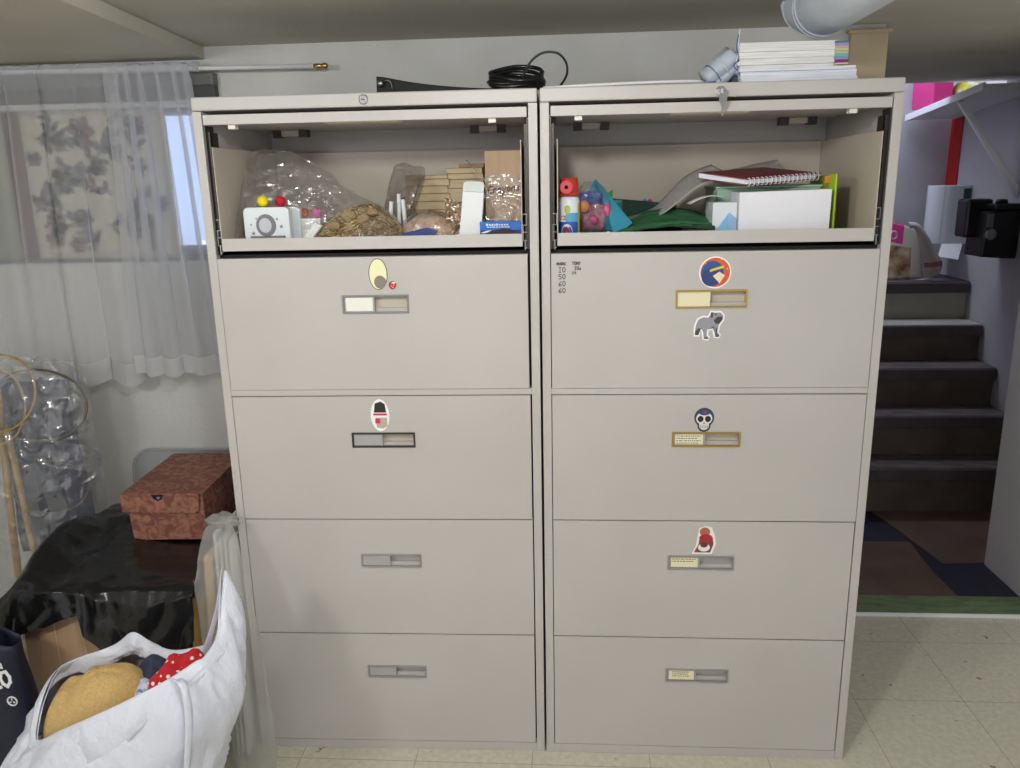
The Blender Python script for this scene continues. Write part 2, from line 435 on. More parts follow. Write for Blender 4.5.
# ================================================================== the room
CZ = 1.86
struct('floor', MB().box(-2.7, 3.0, -3.3, 0.72, -0.05, 0.0), 'floor')
struct('floor_stairwell', MB().box(0.93, 2.06, 0.845, 2.7, -0.05, 0.0), 'navy_floor')
struct('trim_1', MB().box(0.93, 1.66, 0.722, 0.845, -0.05, 0.012), 'green', bevel=0.004)
struct('trim_2', MB().box(0.93, 1.66, 0.717, 0.7225, -0.03, 0.0125), 'white', bevel=0.001)
struct('ceiling', MB().box(-2.7, 3.0, -3.3, 2.175, CZ, CZ + 0.06), 'ceil')
struct('ceiling_soffit', MB().prism([(-2.7, -3.3, 1.825), (-0.68, -3.3, 1.825), (-0.985, 0.598, 1.825), (-2.7, 0.598, 1.825)], (0, 0, 0.034)), 'ceil')
struct('ceiling_stairwell', MB().box(0.6, 2.3, 2.175, 3.1, 2.75, 2.8), 'wall_up')
mb = MB()
WX0, WX1, WZ0, WZ1 = -2.05, -0.93, 1.245, 1.70
mb.box(-2.7, 0.93, 0.6, 0.715, -0.05, WZ0); mb.box(-2.7, 0.93, 0.6, 0.715, WZ1, CZ)
mb.box(-2.7, WX0, 0.6, 0.715, WZ0, WZ1); mb.box(WX1, 0.93, 0.6, 0.715, WZ0, WZ1)
struct('wall_back', mb, 'wall')
struct('trim_3', MB().box(0.834, 0.935, 0.588, 0.722, 0, 1.838).box(0.826, 0.943, 0.580, 0.73, 1.836, 1.846), 'tan', bevel=0.003)
struct('wall_left', MB().box(-2.8, -2.7, -3.3, 0.72, -0.05, CZ), 'wall')
struct('wall_right', MB().box(1.657, 2.05, 0.722, 1.115, -0.05, CZ), 'wall_up')
struct('wall_stairwell_left', MB().box(0.85, 0.93, 0.715, 2.7, -0.05, 2.75), 'wall_up')
struct('wall_stairwell_right', MB().box(2.05, 2.12, 1.115, 2.7, -0.05, 2.75), 'wall_up')
struct('wall_stairwell_back', MB().box(0.85, 2.12, 2.66, 2.72, -0.05, 2.75), 'wall_up')
struct('wall_stairwell_header', MB().box(0.85, 2.12, 2.12, 2.175, CZ + 0.06, 2.75), 'wall_up')
# red painted stripe running down the stairwell corner
struct('trim_4', MB().box(2.043, 2.0505, 2.54, 2.6595, 1.37, 1.80), 'red')
# window
struct('window_1', MB().box(WX0, WX1, 0.69, 0.70, WZ0, WZ1), 'pane')
f = MB()
f.box(WX0, WX1, 0.655, 0.69, WZ1 - 0.02, WZ1); f.box(WX0, WX1, 0.635, 0.69, WZ0, WZ0 + 0.012)
f.box(WX1 - 0.02, WX1, 0.655, 0.69, WZ0, WZ1); f.box(WX0, WX0 + 0.02, 0.655, 0.69, WZ0, WZ1)
f.box(-1.50, -1.47, 0.655, 0.69, WZ0, WZ1); f.box(WX0, WX1, 0.655, 0.69, WZ0 + 0.012, WZ0 + 0.045)
struct('window_1_frame', f, 'frame', bevel=0.002)
mb = MB().grid(lambda u, v: (WX1 - 0.02 - 0.5 * u, 0.648 + 0.010 * nz(u * 5, v * 7), WZ0 + 0.02 + (WZ1 - WZ0 - 0.03) * v), 40, 36)
mb.solo('window_film', 'film_blue', 'crinkled clear plastic film taped over the daylit window', 'plastic film', smooth=True)

# ================================================================== filing cabinets
CW, CD, CH = 0.762, 0.457, 1.658
ST = 0.020
Z_RAIL = (0.9775, 0.9925)
DRAW = [(0.9925, 1.3055), (0.6615, 0.9765), (0.345, 0.660), (0.027, 0.3435)]

def hole_plate(mb, x0, x1, z0, z1, hx0, hx1, hz0, hz1, y0, y1, m=0):
    o = len(mb.v)
    for y in (y0, y1):
        mb.v += [(x0, y, z0), (x1, y, z0), (x1, y, z1), (x0, y, z1), (hx0, y, hz0), (hx1, y, hz0), (hx1, y, hz1), (hx0, y, hz1)]
    for i in range(4):
        j = (i + 1) % 4
        for q in ((i, j, 4 + j, 4 + i), (8 + i, 12 + i, 12 + j, 8 + j), (i, 8 + i, 8 + j, j), (4 + i, 4 + j, 12 + j, 12 + i)):
            mb.f.append(tuple(o + k for k in q)); mb.m.append(m)

def cabinet(label, loc, rz, x_off, drawers, lean_gap):
    t = thing('filing_cabinet', label, 'filing cabinet', loc, rz, 'beige five-drawer filing cabinets')
    # carcass
    c = MB()
    c.box(0, ST, 0, CD, 0, 1.628); c.box(CW - ST, CW, 0, CD, 0, 1.628)
    c.box(ST, CW - ST, CD - 0.012, CD, 0, 1.628)
    c.box(ST, CW - ST, 0.001, CD - 0.012, 0, 0.025)
    c.box(ST, CW - ST, 0.0005, 0.03, Z_RAIL[0], Z_RAIL[1])
    c.build('carcass', 'cab', t, bevel=0.0012)
    MB().box(ST + 0.0005, CW - ST - 0.0005, 0.0215, CD - 0.013, 0.0255, 0.976).box(ST + 0.0005, CW - ST - 0.0005, 0.022, CD - 0.013, 0.9935, 1.312).build('gap_shade_block', 'black_gap', t)  # black filler blocks: shade in the drawer gaps set by colour
    MB().box(0, CW, -0.001, CD, 1.629, CH).build('top_panel', 'cab', t, bevel=0.003)
    # flip-up door slid back under the top
    d = MB().box(ST + 0.003, CW - ST - 0.003, -0.001, 0.012, 1.599, 1.6205).box(ST + 0.012, CW - ST - 0.012, 0.012, 0.40, 1.604, 1.6185)
    door = d.build('flip_door', 'cab', t, bevel=0.001)
    MB().box(0.285, 0.455, 0.03, 0.075, 1.5995, 1.6038).build('pull_strip', 'card_cream', door)
    for sx in (0.075, 0.655):
        MB().box(sx, sx + 0.016, 0.008, 0.028, 1.590, 1.603).build('glide_block', 'nylon', door)
    for sx in (0.075, 0.585):
        for ex in (0, 0.068): MB().box(sx + ex, sx + ex + 0.022, 0.30, 0.33, 1.586, 1.604).build('hinge_bracket', 'dark_steel', door)
        MB().box(sx + 0.022, sx + 0.068, 0.305, 0.33, 1.589, 1.603).build('hinge_plate', 'cab_in', door)
    # vertical door tracks with slots
    for s_, x in ((1, ST + 0.001), (-1, CW - ST - 0.001)):
        k = MB()
        k.box(min(x, x + s_ * 0.003), max(x, x + s_ * 0.003), 0.004, 0.05, 1.315, 1.598)
        k.box(min(x, x + s_ * 0.009), max(x, x + s_ * 0.009), 0.012, 0.016, 1.315, 1.585)
        k.box(min(x + s_ * 0.006, x + s_ * 0.008), max(x + s_ * 0.006, x + s_ * 0.008), 0.03, 0.06, 1.315, 1.585)
        tr = k.build('door_track', 'dark_steel', t)  # darker steel puts the shade beside the stiles into the track colour
        h = MB()
        for i in range(9):
            z = 1.34 + i * 0.027
            h.box(min(x + s_ * 0.0088, x + s_ * 0.0094), max(x + s_ * 0.0088, x + s_ * 0.0094), 0.0115, 0.0165, z, z + 0.012)
        h.build('slot', 'black_gap', tr)
    # roll-out shelf
    x0, x1 = 0.036, CW - 0.036
    tray = MB().box(x0, x1, 0.0, 0.003, 1.322, 1.3505).box(x0, x1, 0.0031, 0.42, 1.3265, 1.330)
    tray = tray.build('roll_out_shelf', 'cab', t, bevel=0.0008)
    for s_, x in ((1, x0), (-1, x1)):
        MB().box(min(x, x + s_ * 0.002), max(x, x + s_ * 0.002), 0.0, 0.42, 1.3305, 1.552).build('side_panel', 'cab_in', tray, bevel=0.0006)
    MB().box(x0 + 0.003, x1 - 0.003, 0.417, 0.42, 1.3305, 1.55).build('rear_panel', 'cab_in', tray)
    # drawer slides seen end-on
    for x in (ST + 0.0105, CW - ST - 0.0105):
        k = MB()
        for (a, b, z) in ((-1, 1, 1.392), (-1, 1, 1.368), (-1, 1, 1.352), (-1, 1, 1.334), (-0.4, 1, 1.318)):
            k.box(x + a * 0.0042, x + b * 0.0042, 0.004, 0.40, z, z + 0.0016)
        k.box(x - 0.0046, x - 0.0034, 0.004, 0.40, 1.334, 1.3535); k.box(x + 0.0034, x + 0.0046, 0.004, 0.40, 1.368, 1.3935)
        k.box(x - 0.001, x + 0.001, 0.004, 0.40, 1.314, 1.334); k.box(x - 0.0046, x - 0.0034, 0.006, 0.40, 1.352, 1.3695)
        k.build('drawer_slide', 'steel', t)
    # closed drawers
    for i, (z0, z1) in enumerate(DRAW):
        spec = drawers[i]
        a, b = ST + 0.0018 + spec.get('dx', 0), CW - ST - 0.0018 - spec.get('gap', 0)
        hx0, hx1, hz1, hz0 = spec['hole']
        m = MB(); hole_plate(m, a, b, z0 + 0.0006, z1 - 0.0006, hx0 + 0.002, hx1 - 0.002, hz0 + 0.002, hz1 - 0.002, -0.001 - spec.get('dy', 0), 0.019)
        dr = m.build('drawer', 'cab', t, bevel=0.0010)
        y = -0.001 - spec.get('dy', 0)
        q = MB(); hole_plate(q, hx0, hx1, hz0, hz1, hx0 + 0.0045, hx1 - 0.0045, hz0 + 0.0045, hz1 - 0.0045, y - 0.0022, y + 0.003)
        w = spec.get('metal', 'chrome')
        q.build('label_frame', w, dr, bevel=0.0008)['label'] = 'metal frame of the pull recess'
        xm = hx0 + (hx1 - hx0) * 0.485
        # pull recess: five inner faces
        p = MB(); yb = y + 0.017
        p.box(xm, hx1 - 0.002, yb, yb + 0.001, hz0 + 0.002, hz1 - 0.002)
        p.box(hx1 - 0.003, hx1 - 0.002, y + 0.003, yb, hz0 + 0.002, hz1 - 0.002)
        p.box(xm, hx1 - 0.003, y + 0.003, yb, hz0 + 0.002, hz0 + 0.003); p.box(xm, hx1 - 0.003, y + 0.003, yb, hz1 - 0.003, hz1 - 0.002)
        lip = MB().box(xm, hx1 - 0.003, y + 0.008, yb, hz0 + 0.003, hz0 + 0.012)
        pr = p.build('pull_recess', 'cab_in' if i < 2 else 'cab', dr)
        lip.build('finger_lip', 'cab', pr)
        s_ = MB().box(hx0 + 0.003, xm, y + 0.002, y + 0.006, hz0 + 0.003, hz1 - 0.003)
        s_.box(xm - 0.003, xm, y - 0.0005, y + 0.017, hz0 + 0.003, hz1 - 0.003)
        hold = s_.build('label_holder', spec.get('holder', 'clear_lens'), dr)
        if spec.get('card'):
            cm = MB().box(hx0 + 0.0085, xm - 0.0045, y + 0.0010, y + 0.0019, hz0 + 0.0065, hz1 - 0.0065)
            k = cm.build('card', spec['card'], hold)
            if spec.get('lines'):
                l = MB()
                for j in range(spec['lines']):
                    zz = hz1 - 0.0095 - j * 0.0058; xx = hx0 + 0.011 + spec.get('indent', 0)
                    while xx < xm - 0.012 - spec.get('indent', 0) - 0.006 * (j % 2):
                        wd = random.uniform(0.002, 0.007); l.box(xx, min(xx + wd, xm - 0.008), y + 0.0006, y + 0.001, zz - 0.0016, zz); xx += wd + 0.0018
                l.build('typed_line', 'ink', k)
        for (nm, fn) in spec.get('extra', []):
            fn(dr, y)
    return t

# flat die-cut stickers: outline on a drawer front, patches stacked a hair apart
def sticker(dr, y, lab, layers):
    """layers: list of (polygon [(x, z)], rgb); first one is the backing"""
    mb = MB(); mats = []
    for i, (poly, rgb) in enumerate(layers):
        mats.append(flat(rgb, 0.45))
        mb.prism([(x, y - 0.0004 - 0.0002 * i, z) for x, z in poly], (0, 0.0003, 0), i)
    o = mb.build('sticker', mats, dr); o['label'] = lab
    return o
def ell(cx, cz, rx, rz, n=22, a0=0, a1=2 * PI, rot=0):
    out = []
    for i in range(n):
        a = a0 + (a1 - a0) * i / (n if a1 - a0 > 6.2 else n - 1)
        x, z = rx * math.cos(a), rz * math.sin(a)
        out.append((cx + x * math.cos(rot) - z * math.sin(rot), cz + x * math.sin(rot) + z * math.cos(rot)))
    return out
def pix(o, s, pts): return [(o[0] + x * s, o[1] + z * s) for x, z in pts]
OFF = 0.766
def st_cream(dr, y):   # plain oval stand-in for a character sticker + a strawberry
    cx, cz = OFF - 0.372, 1.265
    sticker(dr, y, 'small oval sticker in cream and grey above the pull', [
        (ell(cx, cz, 0.022, 0.036), (48, 46, 44)), (ell(cx, cz, 0.0203, 0.0343), (236, 232, 186)),
        (ell(cx + 0.004, cz - 0.018, 0.014, 0.015), (132, 122, 114))])
    bx, bz = OFF - 0.340, 1.2395
    sticker(dr, y, 'tiny red strawberry sticker', [
        (pix((bx, bz), 0.009, [(-0.2, -1.1), (0.4, -1.0), (0.95, -0.3), (1, 0.4), (0.6, 1), (0, 1.1), (-0.8, 0.7), (-1, 0), (-0.7, -0.7)]), (70, 20, 28)),
        (pix((bx, bz), 0.008, [(-0.2, -1.0), (0.4, -0.9), (0.9, -0.2), (0.9, 0.4), (0.4, 0.8), (-0.7, 0.6), (-0.9, 0), (-0.6, -0.7)]), (202, 30, 54)),
        (pix((bx, bz), 0.008, [(-0.5, 0.6), (0, 0.5), (0.5, 0.3), (1.0, 0.6), (0.7, 1.1), (0.1, 1.0)]), (196, 214, 190)),
        (ell(bx - 0.002, bz - 0.002, 0.0011, 0.0011, 8), (240, 220, 220)), (ell(bx + 0.003, bz, 0.0011, 0.0011, 8), (240, 220, 220)), (ell(bx + 0.001, bz - 0.005, 0.0011, 0.0011, 8), (240, 220, 220))])
def st_bowed(dr, y):
    cx, cz = OFF - 0.388, 0.929
    sticker(dr, y, 'white-edged sticker with plain dark, red and tan patches', [
        (ell(cx, cz, 0.0225, 0.040), (240, 240, 240)), (pix((cx, cz + 0.018), 0.016, [(-0.9, -0.7), (0.95, -0.7), (0.8, 0.6), (0.2, 1.0), (-0.7, 0.7)]), (44, 30, 32)),
        (pix((cx, cz), 0.016, [(-1.0, 0.3), (1.05, 0.3), (1.05, 0.0), (-1.0, 0.0)]), (206, 30, 62)), (pix((cx + 0.003, cz - 0.018), 0.015, [(-0.9, 0.8), (0.9, 0.8), (0.9, -0.6), (0.2, -1.0), (-0.8, -0.8)]), (182, 172, 150)),
        (pix((cx - 0.006, cz - 0.014), 0.006, [(-1, 1), (1, 1), (1, -1), (-1, -1)]), (210, 40, 70))])
def st_round(dr, y):
    cx, cz = 0.3866, 1.2585
    star = lambda x, z: [(x + 0.0016 * (1 if i % 2 == 0 else 0.4) * math.sin(PI * i / 5), z + 0.0016 * (1 if i % 2 == 0 else 0.4) * math.cos(PI * i / 5)) for i in range(10)]
    sticker(dr, y, 'round white-edged sticker with plain orange, blue and cream shapes', [
        (ell(cx, cz, 0.0355, 0.0355, 40), (242, 242, 240)), (ell(cx, cz, 0.0325, 0.0325, 40), (214, 92, 48)),
        (ell(cx - 0.006, cz - 0.002, 0.025, 0.028), (42, 84, 150)), (ell(cx - 0.008, cz - 0.010, 0.022, 0.021), (40, 62, 120)),
        (pix((cx + 0.008, cz - 0.010), 0.012, [(-1.1, 0.2), (0.1, 1.0), (1.1, 0.3), (0.2, -1.2)]), (236, 216, 184)), (pix((cx + 0.004, cz + 0.010), 0.016, [(-1.0, -0.2), (0.9, 0.35), (0.9, 0.0), (-1.0, -0.55)]), (226, 200, 60)),
        (star(cx - 0.022, cz + 0.02), (250, 240, 230)), (star(cx + 0.026, cz + 0.008), (250, 240, 230)), (star(cx + 0.012, cz + 0.028), (250, 240, 230))])
def st_dog(dr, y):
    o = (0.3768, 1.1395); s = 0.0315
    body = [(-0.95, -0.45), (-0.9, 0.0), (-0.75, 0.4), (-0.4, 0.58), (-0.05, 0.55), (0.1, 0.75), (0.15, 0.95), (0.45, 0.9), (0.8, 0.92), (1.0, 0.7), (0.97, 0.4), (0.75, 0.1),
            (0.68, -0.1), (0.62, -0.55), (0.78, -0.72), (0.75, -0.85), (0.5, -0.85), (0.42, -0.5), (0.36, -0.2), (0.1, -0.28), (-0.1, -0.3), (-0.12, -0.75), (0.02, -0.9), (-0.02, -1.0), (-0.3, -0.98), (-0.36, -0.55), (-0.45, -0.3),
            (-0.68, -0.3), (-0.7, -0.55), (-0.72, -0.72), (-0.95, -0.72), (-0.9, -0.55)]
    cxm = sum(p[0] for p in body) / len(body); czm = sum(p[1] for p in body) / len(body)
    outer = []
    for i, p in enumerate(body):
        a, b = Vector(body[i - 1]), Vector(body[(i + 1) % len(body)])
        d = (b - a).normalized(); outer.append((p[0] + d.y * -0.13 * -1 * -1, p[1] + d.x * 0.13))
    sticker(dr, y, 'grey bulldog sticker with a white edge below the pull', [
        (pix(o, s, outer), (242, 242, 242)), (pix(o, s, body), (150, 148, 158)),
        (pix(o, s, [(0.1, 0.75), (0.15, 0.95), (0.3, 0.92), (0.28, 0.6), (0.15, 0.5)]), (66, 62, 66)),
        (pix(o, s, [(0.35, 0.35), (0.6, 0.62), (0.95, 0.62), (0.96, 0.4), (0.75, 0.12), (0.5, 0.1)]), (64, 60, 64)),
        (pix(o, s, [(0.4, 0.85), (0.55, 0.85), (0.55, 0.72), (0.4, 0.72)]), (92, 88, 94)),
        (pix(o, s, [(-0.95, -0.45), (-0.72, -0.2), (-0.55, -0.25), (-0.7, -0.7), (-0.95, -0.72)]), (70, 66, 72)),
        (pix(o, s, [(0.1, -0.28), (0.36, -0.05), (0.42, -0.5), (0.3, -0.2)]), (84, 80, 86)),
        (pix(o, s, [(0.5, -0.85), (0.5, -0.2), (0.62, -0.2), (0.62, -0.55), (0.78, -0.72), (0.75, -0.85)]), (88, 84, 90)),
        (pix(o, s, [(-0.3, -0.98), (-0.3, -0.85), (0.02, -0.9), (-0.02, -1.0)]), (84, 80, 86))])
def st_skull(dr, y):
    cx, cz = 0.3755, 0.917
    L = [(ell(cx, cz + 0.004, 0.023, 0.024), (56, 58, 84)), (ell(cx, cz - 0.016, 0.015, 0.0145), (40, 40, 56)),
         (ell(cx, cz + 0.002, 0.0185, 0.016), (228, 226, 218)), (ell(cx, cz - 0.015, 0.0115, 0.011), (222, 220, 212)),
         (ell(cx - 0.0085, cz + 0.001, 0.0068, 0.0075), (24, 24, 30)), (ell(cx + 0.0085, cz + 0.001, 0.0068, 0.0075), (24, 24, 30)),
         ([(cx - 0.002, cz - 0.011), (cx + 0.002, cz - 0.011), (cx, cz - 0.006)], (160, 40, 44)),
         (ell(cx, cz + 0.017, 0.013, 0.007), (48, 70, 120)), (ell(cx, cz + 0.018, 0.004, 0.004), (150, 48, 52))]
    for i in range(5):
        L.append(([(cx - 0.0085 + i * 0.004, cz - 0.021), (cx - 0.0077 + i * 0.004, cz - 0.021), (cx - 0.0077 + i * 0.004, cz - 0.014), (cx - 0.0085 + i * 0.004, cz - 0.014)], (40, 40, 50)))
    sticker(dr, y, 'painted sugar skull sticker above the pull', L)
def st_red(dr, y):
    cx, cz = 0.386, 0.611
    sticker(dr, y, 'white-edged sticker with plain red, brown and white patches', [
        (pix((cx, cz), 0.037, [(-0.75, -0.98), (0.55, -0.98), (0.8, -0.3), (0.72, 0.3), (0.5, 0.9), (0.1, 1.0), (-0.3, 0.85), (-0.42, 0.2), (-0.5, -0.4)]), (240, 238, 236)),
        (pix((cx, cz), 0.033, [(-0.68, -0.98), (0.5, -0.98), (0.72, -0.3), (0.64, 0.25), (0.42, 0.3), (-0.3, 0.3), (-0.36, -0.3)]), (132, 62, 58)),
        (ell(cx + 0.002, cz + 0.022, 0.0125, 0.0115), (176, 104, 74)), (ell(cx + 0.005, cz + 0.006, 0.016, 0.010), (176, 34, 50)),
        (ell(cx + 0.001, cz - 0.019, 0.0145, 0.0105), (236, 234, 232)), (ell(cx + 0.001, cz - 0.012, 0.009, 0.007), (96, 52, 46))])
def handwriting(dr, y):
    mb = MB(); ux, uz = (1, 0, 0), (0, 0, 1); yy = y - 0.0002
    write(mb, 'MARK', (0.0345, yy, 1.2795), ux, uz, 0.0040, 0.0058, 0.35, 0.0015)
    for txt, z in (('1O', 1.2635), ('5O', 1.248), ('6O', 1.232), ('6O', 1.2165)):
        write(mb, txt, (0.0385, yy, z), ux, uz, 0.0064, 0.0105, 0.35, 0.0015)
    write(mb, 'TONY', (0.0690, yy, 1.2800), ux, uz, 0.0036, 0.0062, 0.4, 0.0015)
    write(mb, '1Os', (0.0745, yy, 1.2685), ux, uz, 0.0040, 0.0070, 0.3, 0.0014)
    write(mb, 'iH', (0.0670, yy, 1.2585), ux, uz, 0.0044, 0.0064, 0.3, 0.0013)
    o = mb.build('marker_note', 'ink', dr); o['label'] = 'handwritten names and numbers in black marker'

def hl(x0, z1, x1, z0): return (x0 + OFF, x1 + OFF, z1, z0)
left_dr = [
    dict(hole=hl(-0.460, 1.218, -0.304, 1.174), metal='steel', card='card_white', extra=[('a', st_cream)], gap=0.004, dy=0.002),
    dict(hole=hl(-0.460, 0.886, -0.306, 0.848), metal='dark_steel', extra=[('a', st_bowed)], gap=0.002, dy=0.0008),
    dict(hole=hl(-0.459, 0.568, -0.306, 0.531), gap=0.001),
    dict(hole=hl(-0.462, 0.253, -0.308, 0.217), gap=0.0015)]
right_dr = [
    dict(hole=(0.301, 0.460, 1.220, 1.178), metal='brass', holder='card_cream', extra=[('a', st_round), ('b', st_dog), ('c', handwriting)], dy=0.002),
    dict(hole=(0.302, 0.461, 0.886, 0.849), metal='brass', card='card_cream', lines=5, extra=[('a', st_skull)], dy=0.0008),
    dict(hole=(0.301, 0.461, 0.570, 0.532), card='card_cream', lines=2, extra=[('a', st_red)], gap=0.001),
    dict(hole=(0.304, 0.461, 0.257, 0.219), card='card_cream', lines=3, indent=0.006, gap=0.001)]
cab_l = cabinet('beige steel filing cabinet standing nearer the curtained window, strawberry sticker on its top drawer', (-0.766, -0.0095, 0), 0.0136, 0, left_dr, 0)
cab_r = cabinet('beige steel filing cabinet beside the stairs, with a key in its lock', (0.0015, 0, 0), 0.0, 0, right_dr, 0)
# locks and the key
def lock(par, x, z):
    k = MB().lathe([(0.0, -0.0042), (0.0085, -0.0042), (0.0105, -0.003), (0.0105, 0.004)], (x, 0, z), 24, 0, 'y')
    o = k.build('lock', 'chrome', par, smooth=False)
    MB().lathe([(0.0, -0.0052), (0.006, -0.0052), (0.006, -0.0040)], (x, 0, z), 20, 0, 'y').build('lock_core', 'steel', o)
    MB().box(x - 0.005, x + 0.004, -0.0058, -0.0050, z - 0.0008, z + 0.0008).build('keyhole', 'black_gap', o)
lock(cab_l, -0.381 + OFF, 1.6435)
lock(cab_r, 0.383, 1.640)
kx, kz = 0.3845, 1.640
kt = thing('key', 'silver key stuck in the lock, a second key hanging from its ring', 'key', (kx, -0.012, kz))
MB().box(kx - 0.001, kx + 0.001, -0.020, -0.0055, kz - 0.004, kz + 0.004).prism([(kx - 0.001 + 0.0005, -0.020, kz - 0.006), (kx, -0.034, kz - 0.008), (kx, -0.036, kz + 0.006), (kx, -0.020, kz + 0.006)], (0.0016, 0, 0)).part('blade', 'steel', kt)
ring = [(kx + 0.003 * math.cos(a), -0.031 + 0.004 * math.sin(a), kz - 0.012 + 0.010 * math.cos(a + 0.3)) for a in [2 * PI * i / 20 for i in range(20)]]
MB().tube(ring, 0.0007, 6, closed=True).part('ring', 'steel', kt, smooth=True)
hk = [(kx - 0.0075, kz - 0.012), (kx - 0.004, kz - 0.0095), (kx + 0.004, kz - 0.0095), (kx + 0.0085, kz - 0.013), (kx + 0.0085, kz - 0.020), (kx + 0.0045, kz - 0.030), (kx + 0.0022, kz - 0.033), (kx + 0.0022, kz - 0.050), (kx, kz - 0.0525), (kx - 0.0022, kz - 0.050), (kx - 0.0022, kz - 0.033), (kx - 0.0045, kz - 0.029), (kx - 0.0080, kz - 0.020)]
MB().prism([(x, -0.0300, z) for x, z in hk], (0, 0.0016, 0)).part('hanging_key', 'steel', kt)

# hinge brackets carry two ears each; curtains, blind and rod
rodt = thing('curtain_rod', 'thin white curtain rod with a gold end cap on the wall', 'curtain rod', (-1.2, 0.545, 1.80))
MB().tube([(-2.3, 0.545, 1.8085), (-0.640, 0.545, 1.7905)], 0.0062, 12).part('pole', 'rod', rodt, smooth=True)
cap = MB().lathe([(0.0, -0.005), (0.0068, -0.005), (0.0068, 0.012), (0.0050, 0.014), (0.0066, 0.019), (0.0086, 0.024), (0.0072, 0.031), (0.0034, 0.036), (0.0, 0.037)], (-0.643, 0.545, 1.7905), 20, 0, 'x')
cap.part('end_cap', 'brass', rodt, smooth=True)
MB().box(-0.665, -0.657, 0.545, 0.5995, 1.7875, 1.7935).part('wall_bracket', 'rod', rodt)
MB().box(-1.62, -1.612, 0.545, 0.5995, 1.793, 1.799).part('wall_bracket', 'rod', rodt)
bl = thing('roller_blind', 'grey roller blind cassette fixed above the window', 'blind', (-1.5, 0.58, 1.70))
MB().box(-2.25, -0.951, 0.563, 0.599, 1.752, 1.785).part('cassette', 'grey_blind', bl, bevel=0.004)
MB().box(-2.245, -0.953, 0.570, 0.598, 1.716, 1.752).part('blind_fabric', mat('dark_blind', (84, 84, 84), 0.8), bl)

def curtain_fn(x0, x1, xb0, xb1, zt, zb, y0, amp, folds, seed, bunch=None):
    rnd = random.Random(seed)
    ph = [rnd.uniform(0, 6.28) for _ in range(5)]
    def fn(u, v):            # u along cloth, v from bottom (0) to top (1)
        t = u + (bunch(u) if bunch else 0)
        w = 1 - v
        sway = 0.006 * math.sin(5 * v + ph[0])
        k = 0.55 + 0.45 * w
        a = amp * k
        s1 = math.sin(folds * 2 * PI * u + ph[1] + 0.5 * math.sin(3 * v + ph[4]))
        s2 = math.sin(folds * 1.7 * 2 * PI * u + ph[2])
        x = (x0 + (x1 - x0) * t) * v + (xb0 + (xb1 - xb0) * t) * w + 0.030 * k * math.sin(folds * 2 * PI * u + ph[1] + 1.7) + sway * w
        y = y0 + a * (0.6 * s1 + 0.4 * s2) + 0.006 * nz(u * 9, v * 4, seed)
        if v > 0.955: y = y0 + (y - y0) * 0.35
        z = zt + (zb - zt) * w + (0.010 * math.sin(folds * 2 * PI * u + ph[1]) + 0.006 * s2) * w ** 3
        return (x, y, z)
    return fn
def curtain(label, fn, hem_frac, cloth='sheer'):
    n, k = 150, 60
    t = thing('sheer_curtain', label, 'curtain', fn(0.5, 0.0), 0, 'sheer white curtains on the rod')
    a = MB().grid(lambda u, v: fn(u, hem_frac + (1 - hem_frac) * v), n, k)
    a.part('panel', cloth, t, smooth=True)
    h = MB().grid(lambda u, v: fn(u, hem_frac * v), n, 5)
    h.part('hem', 'hem', t, smooth=True)
    hd = MB().grid(lambda u, v: (fn(u, 1)[0], 0.545 + 0.0095 * math.sin(2 * PI * v) + 0.002 * math.sin(90 * u), 1.8085 - (fn(u, 1)[0] + 2.3) * 0.0108 + 0.0095 * math.cos(2 * PI * v) + 0.008 * max(0, math.cos(2 * PI * v)) * (1 + nz(u * 30, 3))), n, 10, cv=True)
    hd.part('rod_pocket', 'sheer', t, smooth=True)
curtain('sheer white curtain panel falling loosely, the one over the clear bag of hoops',
        curtain_fn(-2.05, -1.205, -2.10, -1.225, 1.800, 0.888, 0.520, 0.024, 8, 3), 0.075)
curtain('bunched sheer white curtain panel hanging right beside the filing cabinet',
        curtain_fn(-1.215, -0.985, -1.225, -0.935, 1.795, 0.930, 0.470, 0.022, 6, 11,
                   bunch=lambda u: 0.05 * math.sin(2 * PI * u * 1.0 + 2.6)), 0.062, 'sheer_dense')

# cloths hung across the window
def hang(x0, x1, z0, z1, y, seed):
    return lambda u, v: (x0 + (x1 - x0) * u, y + 0.006 * nz(u * 4, v * 2, seed), z0 + (z1 - z0) * v)
pl = thing('window_cloth', 'plain dull green cloth with a maroon border hung inside the window', 'cloth', (-1.85, 0.575, 1.25))
MB().grid(hang(-2.1, -1.645, 1.2575, 1.6995, 0.622, 1), 16, 10).part('cloth', 'cloth_plain', pl, smooth=True, solid=0.0015)
MB().grid(hang(-1.6455, -1.592, 1.2575, 1.6995, 0.623, 4), 4, 10).part('border', 'cloth_border', pl, smooth=True, solid=0.0015)
pc = thing('printed_cloth', 'cream cloth printed with slate leaves and mauve flowers across the window', 'cloth', (-1.35, 0.575, 1.25))
MB().grid(lambda u, v: (-1.5915 + 0.4565 * u, 0.6215 + 0.003 * nz(u * 4, v * 2, 9), 1.2575 + 0.4415 * v), 20, 14).part('cloth', 'cloth_leaf', pc, smooth=True, solid=0.0015)
rl = random.Random(5); lf = MB()
def leaf(cx, cz, ln, wd, an, m):
    pts = []
    for i in range(9):
        t = i / 8; pts.append((t * ln, wd * math.sin(PI * t) ** 0.8))
    for i in range(7, 0, -1):
        t = i / 8; pts.append((t * ln, -wd * math.sin(PI * t) ** 0.8))
    P = [(cx + a * math.cos(an) - b * math.sin(an), 0.6155, cz + a * math.sin(an) + b * math.cos(an)) for a, b in pts]
    P = [(min(-1.138, max(-1.588, p[0])), p[1], min(1.698, max(1.26, p[2]))) for p in P]
    lf.prism(P, (0, 0.0004, 0), m)
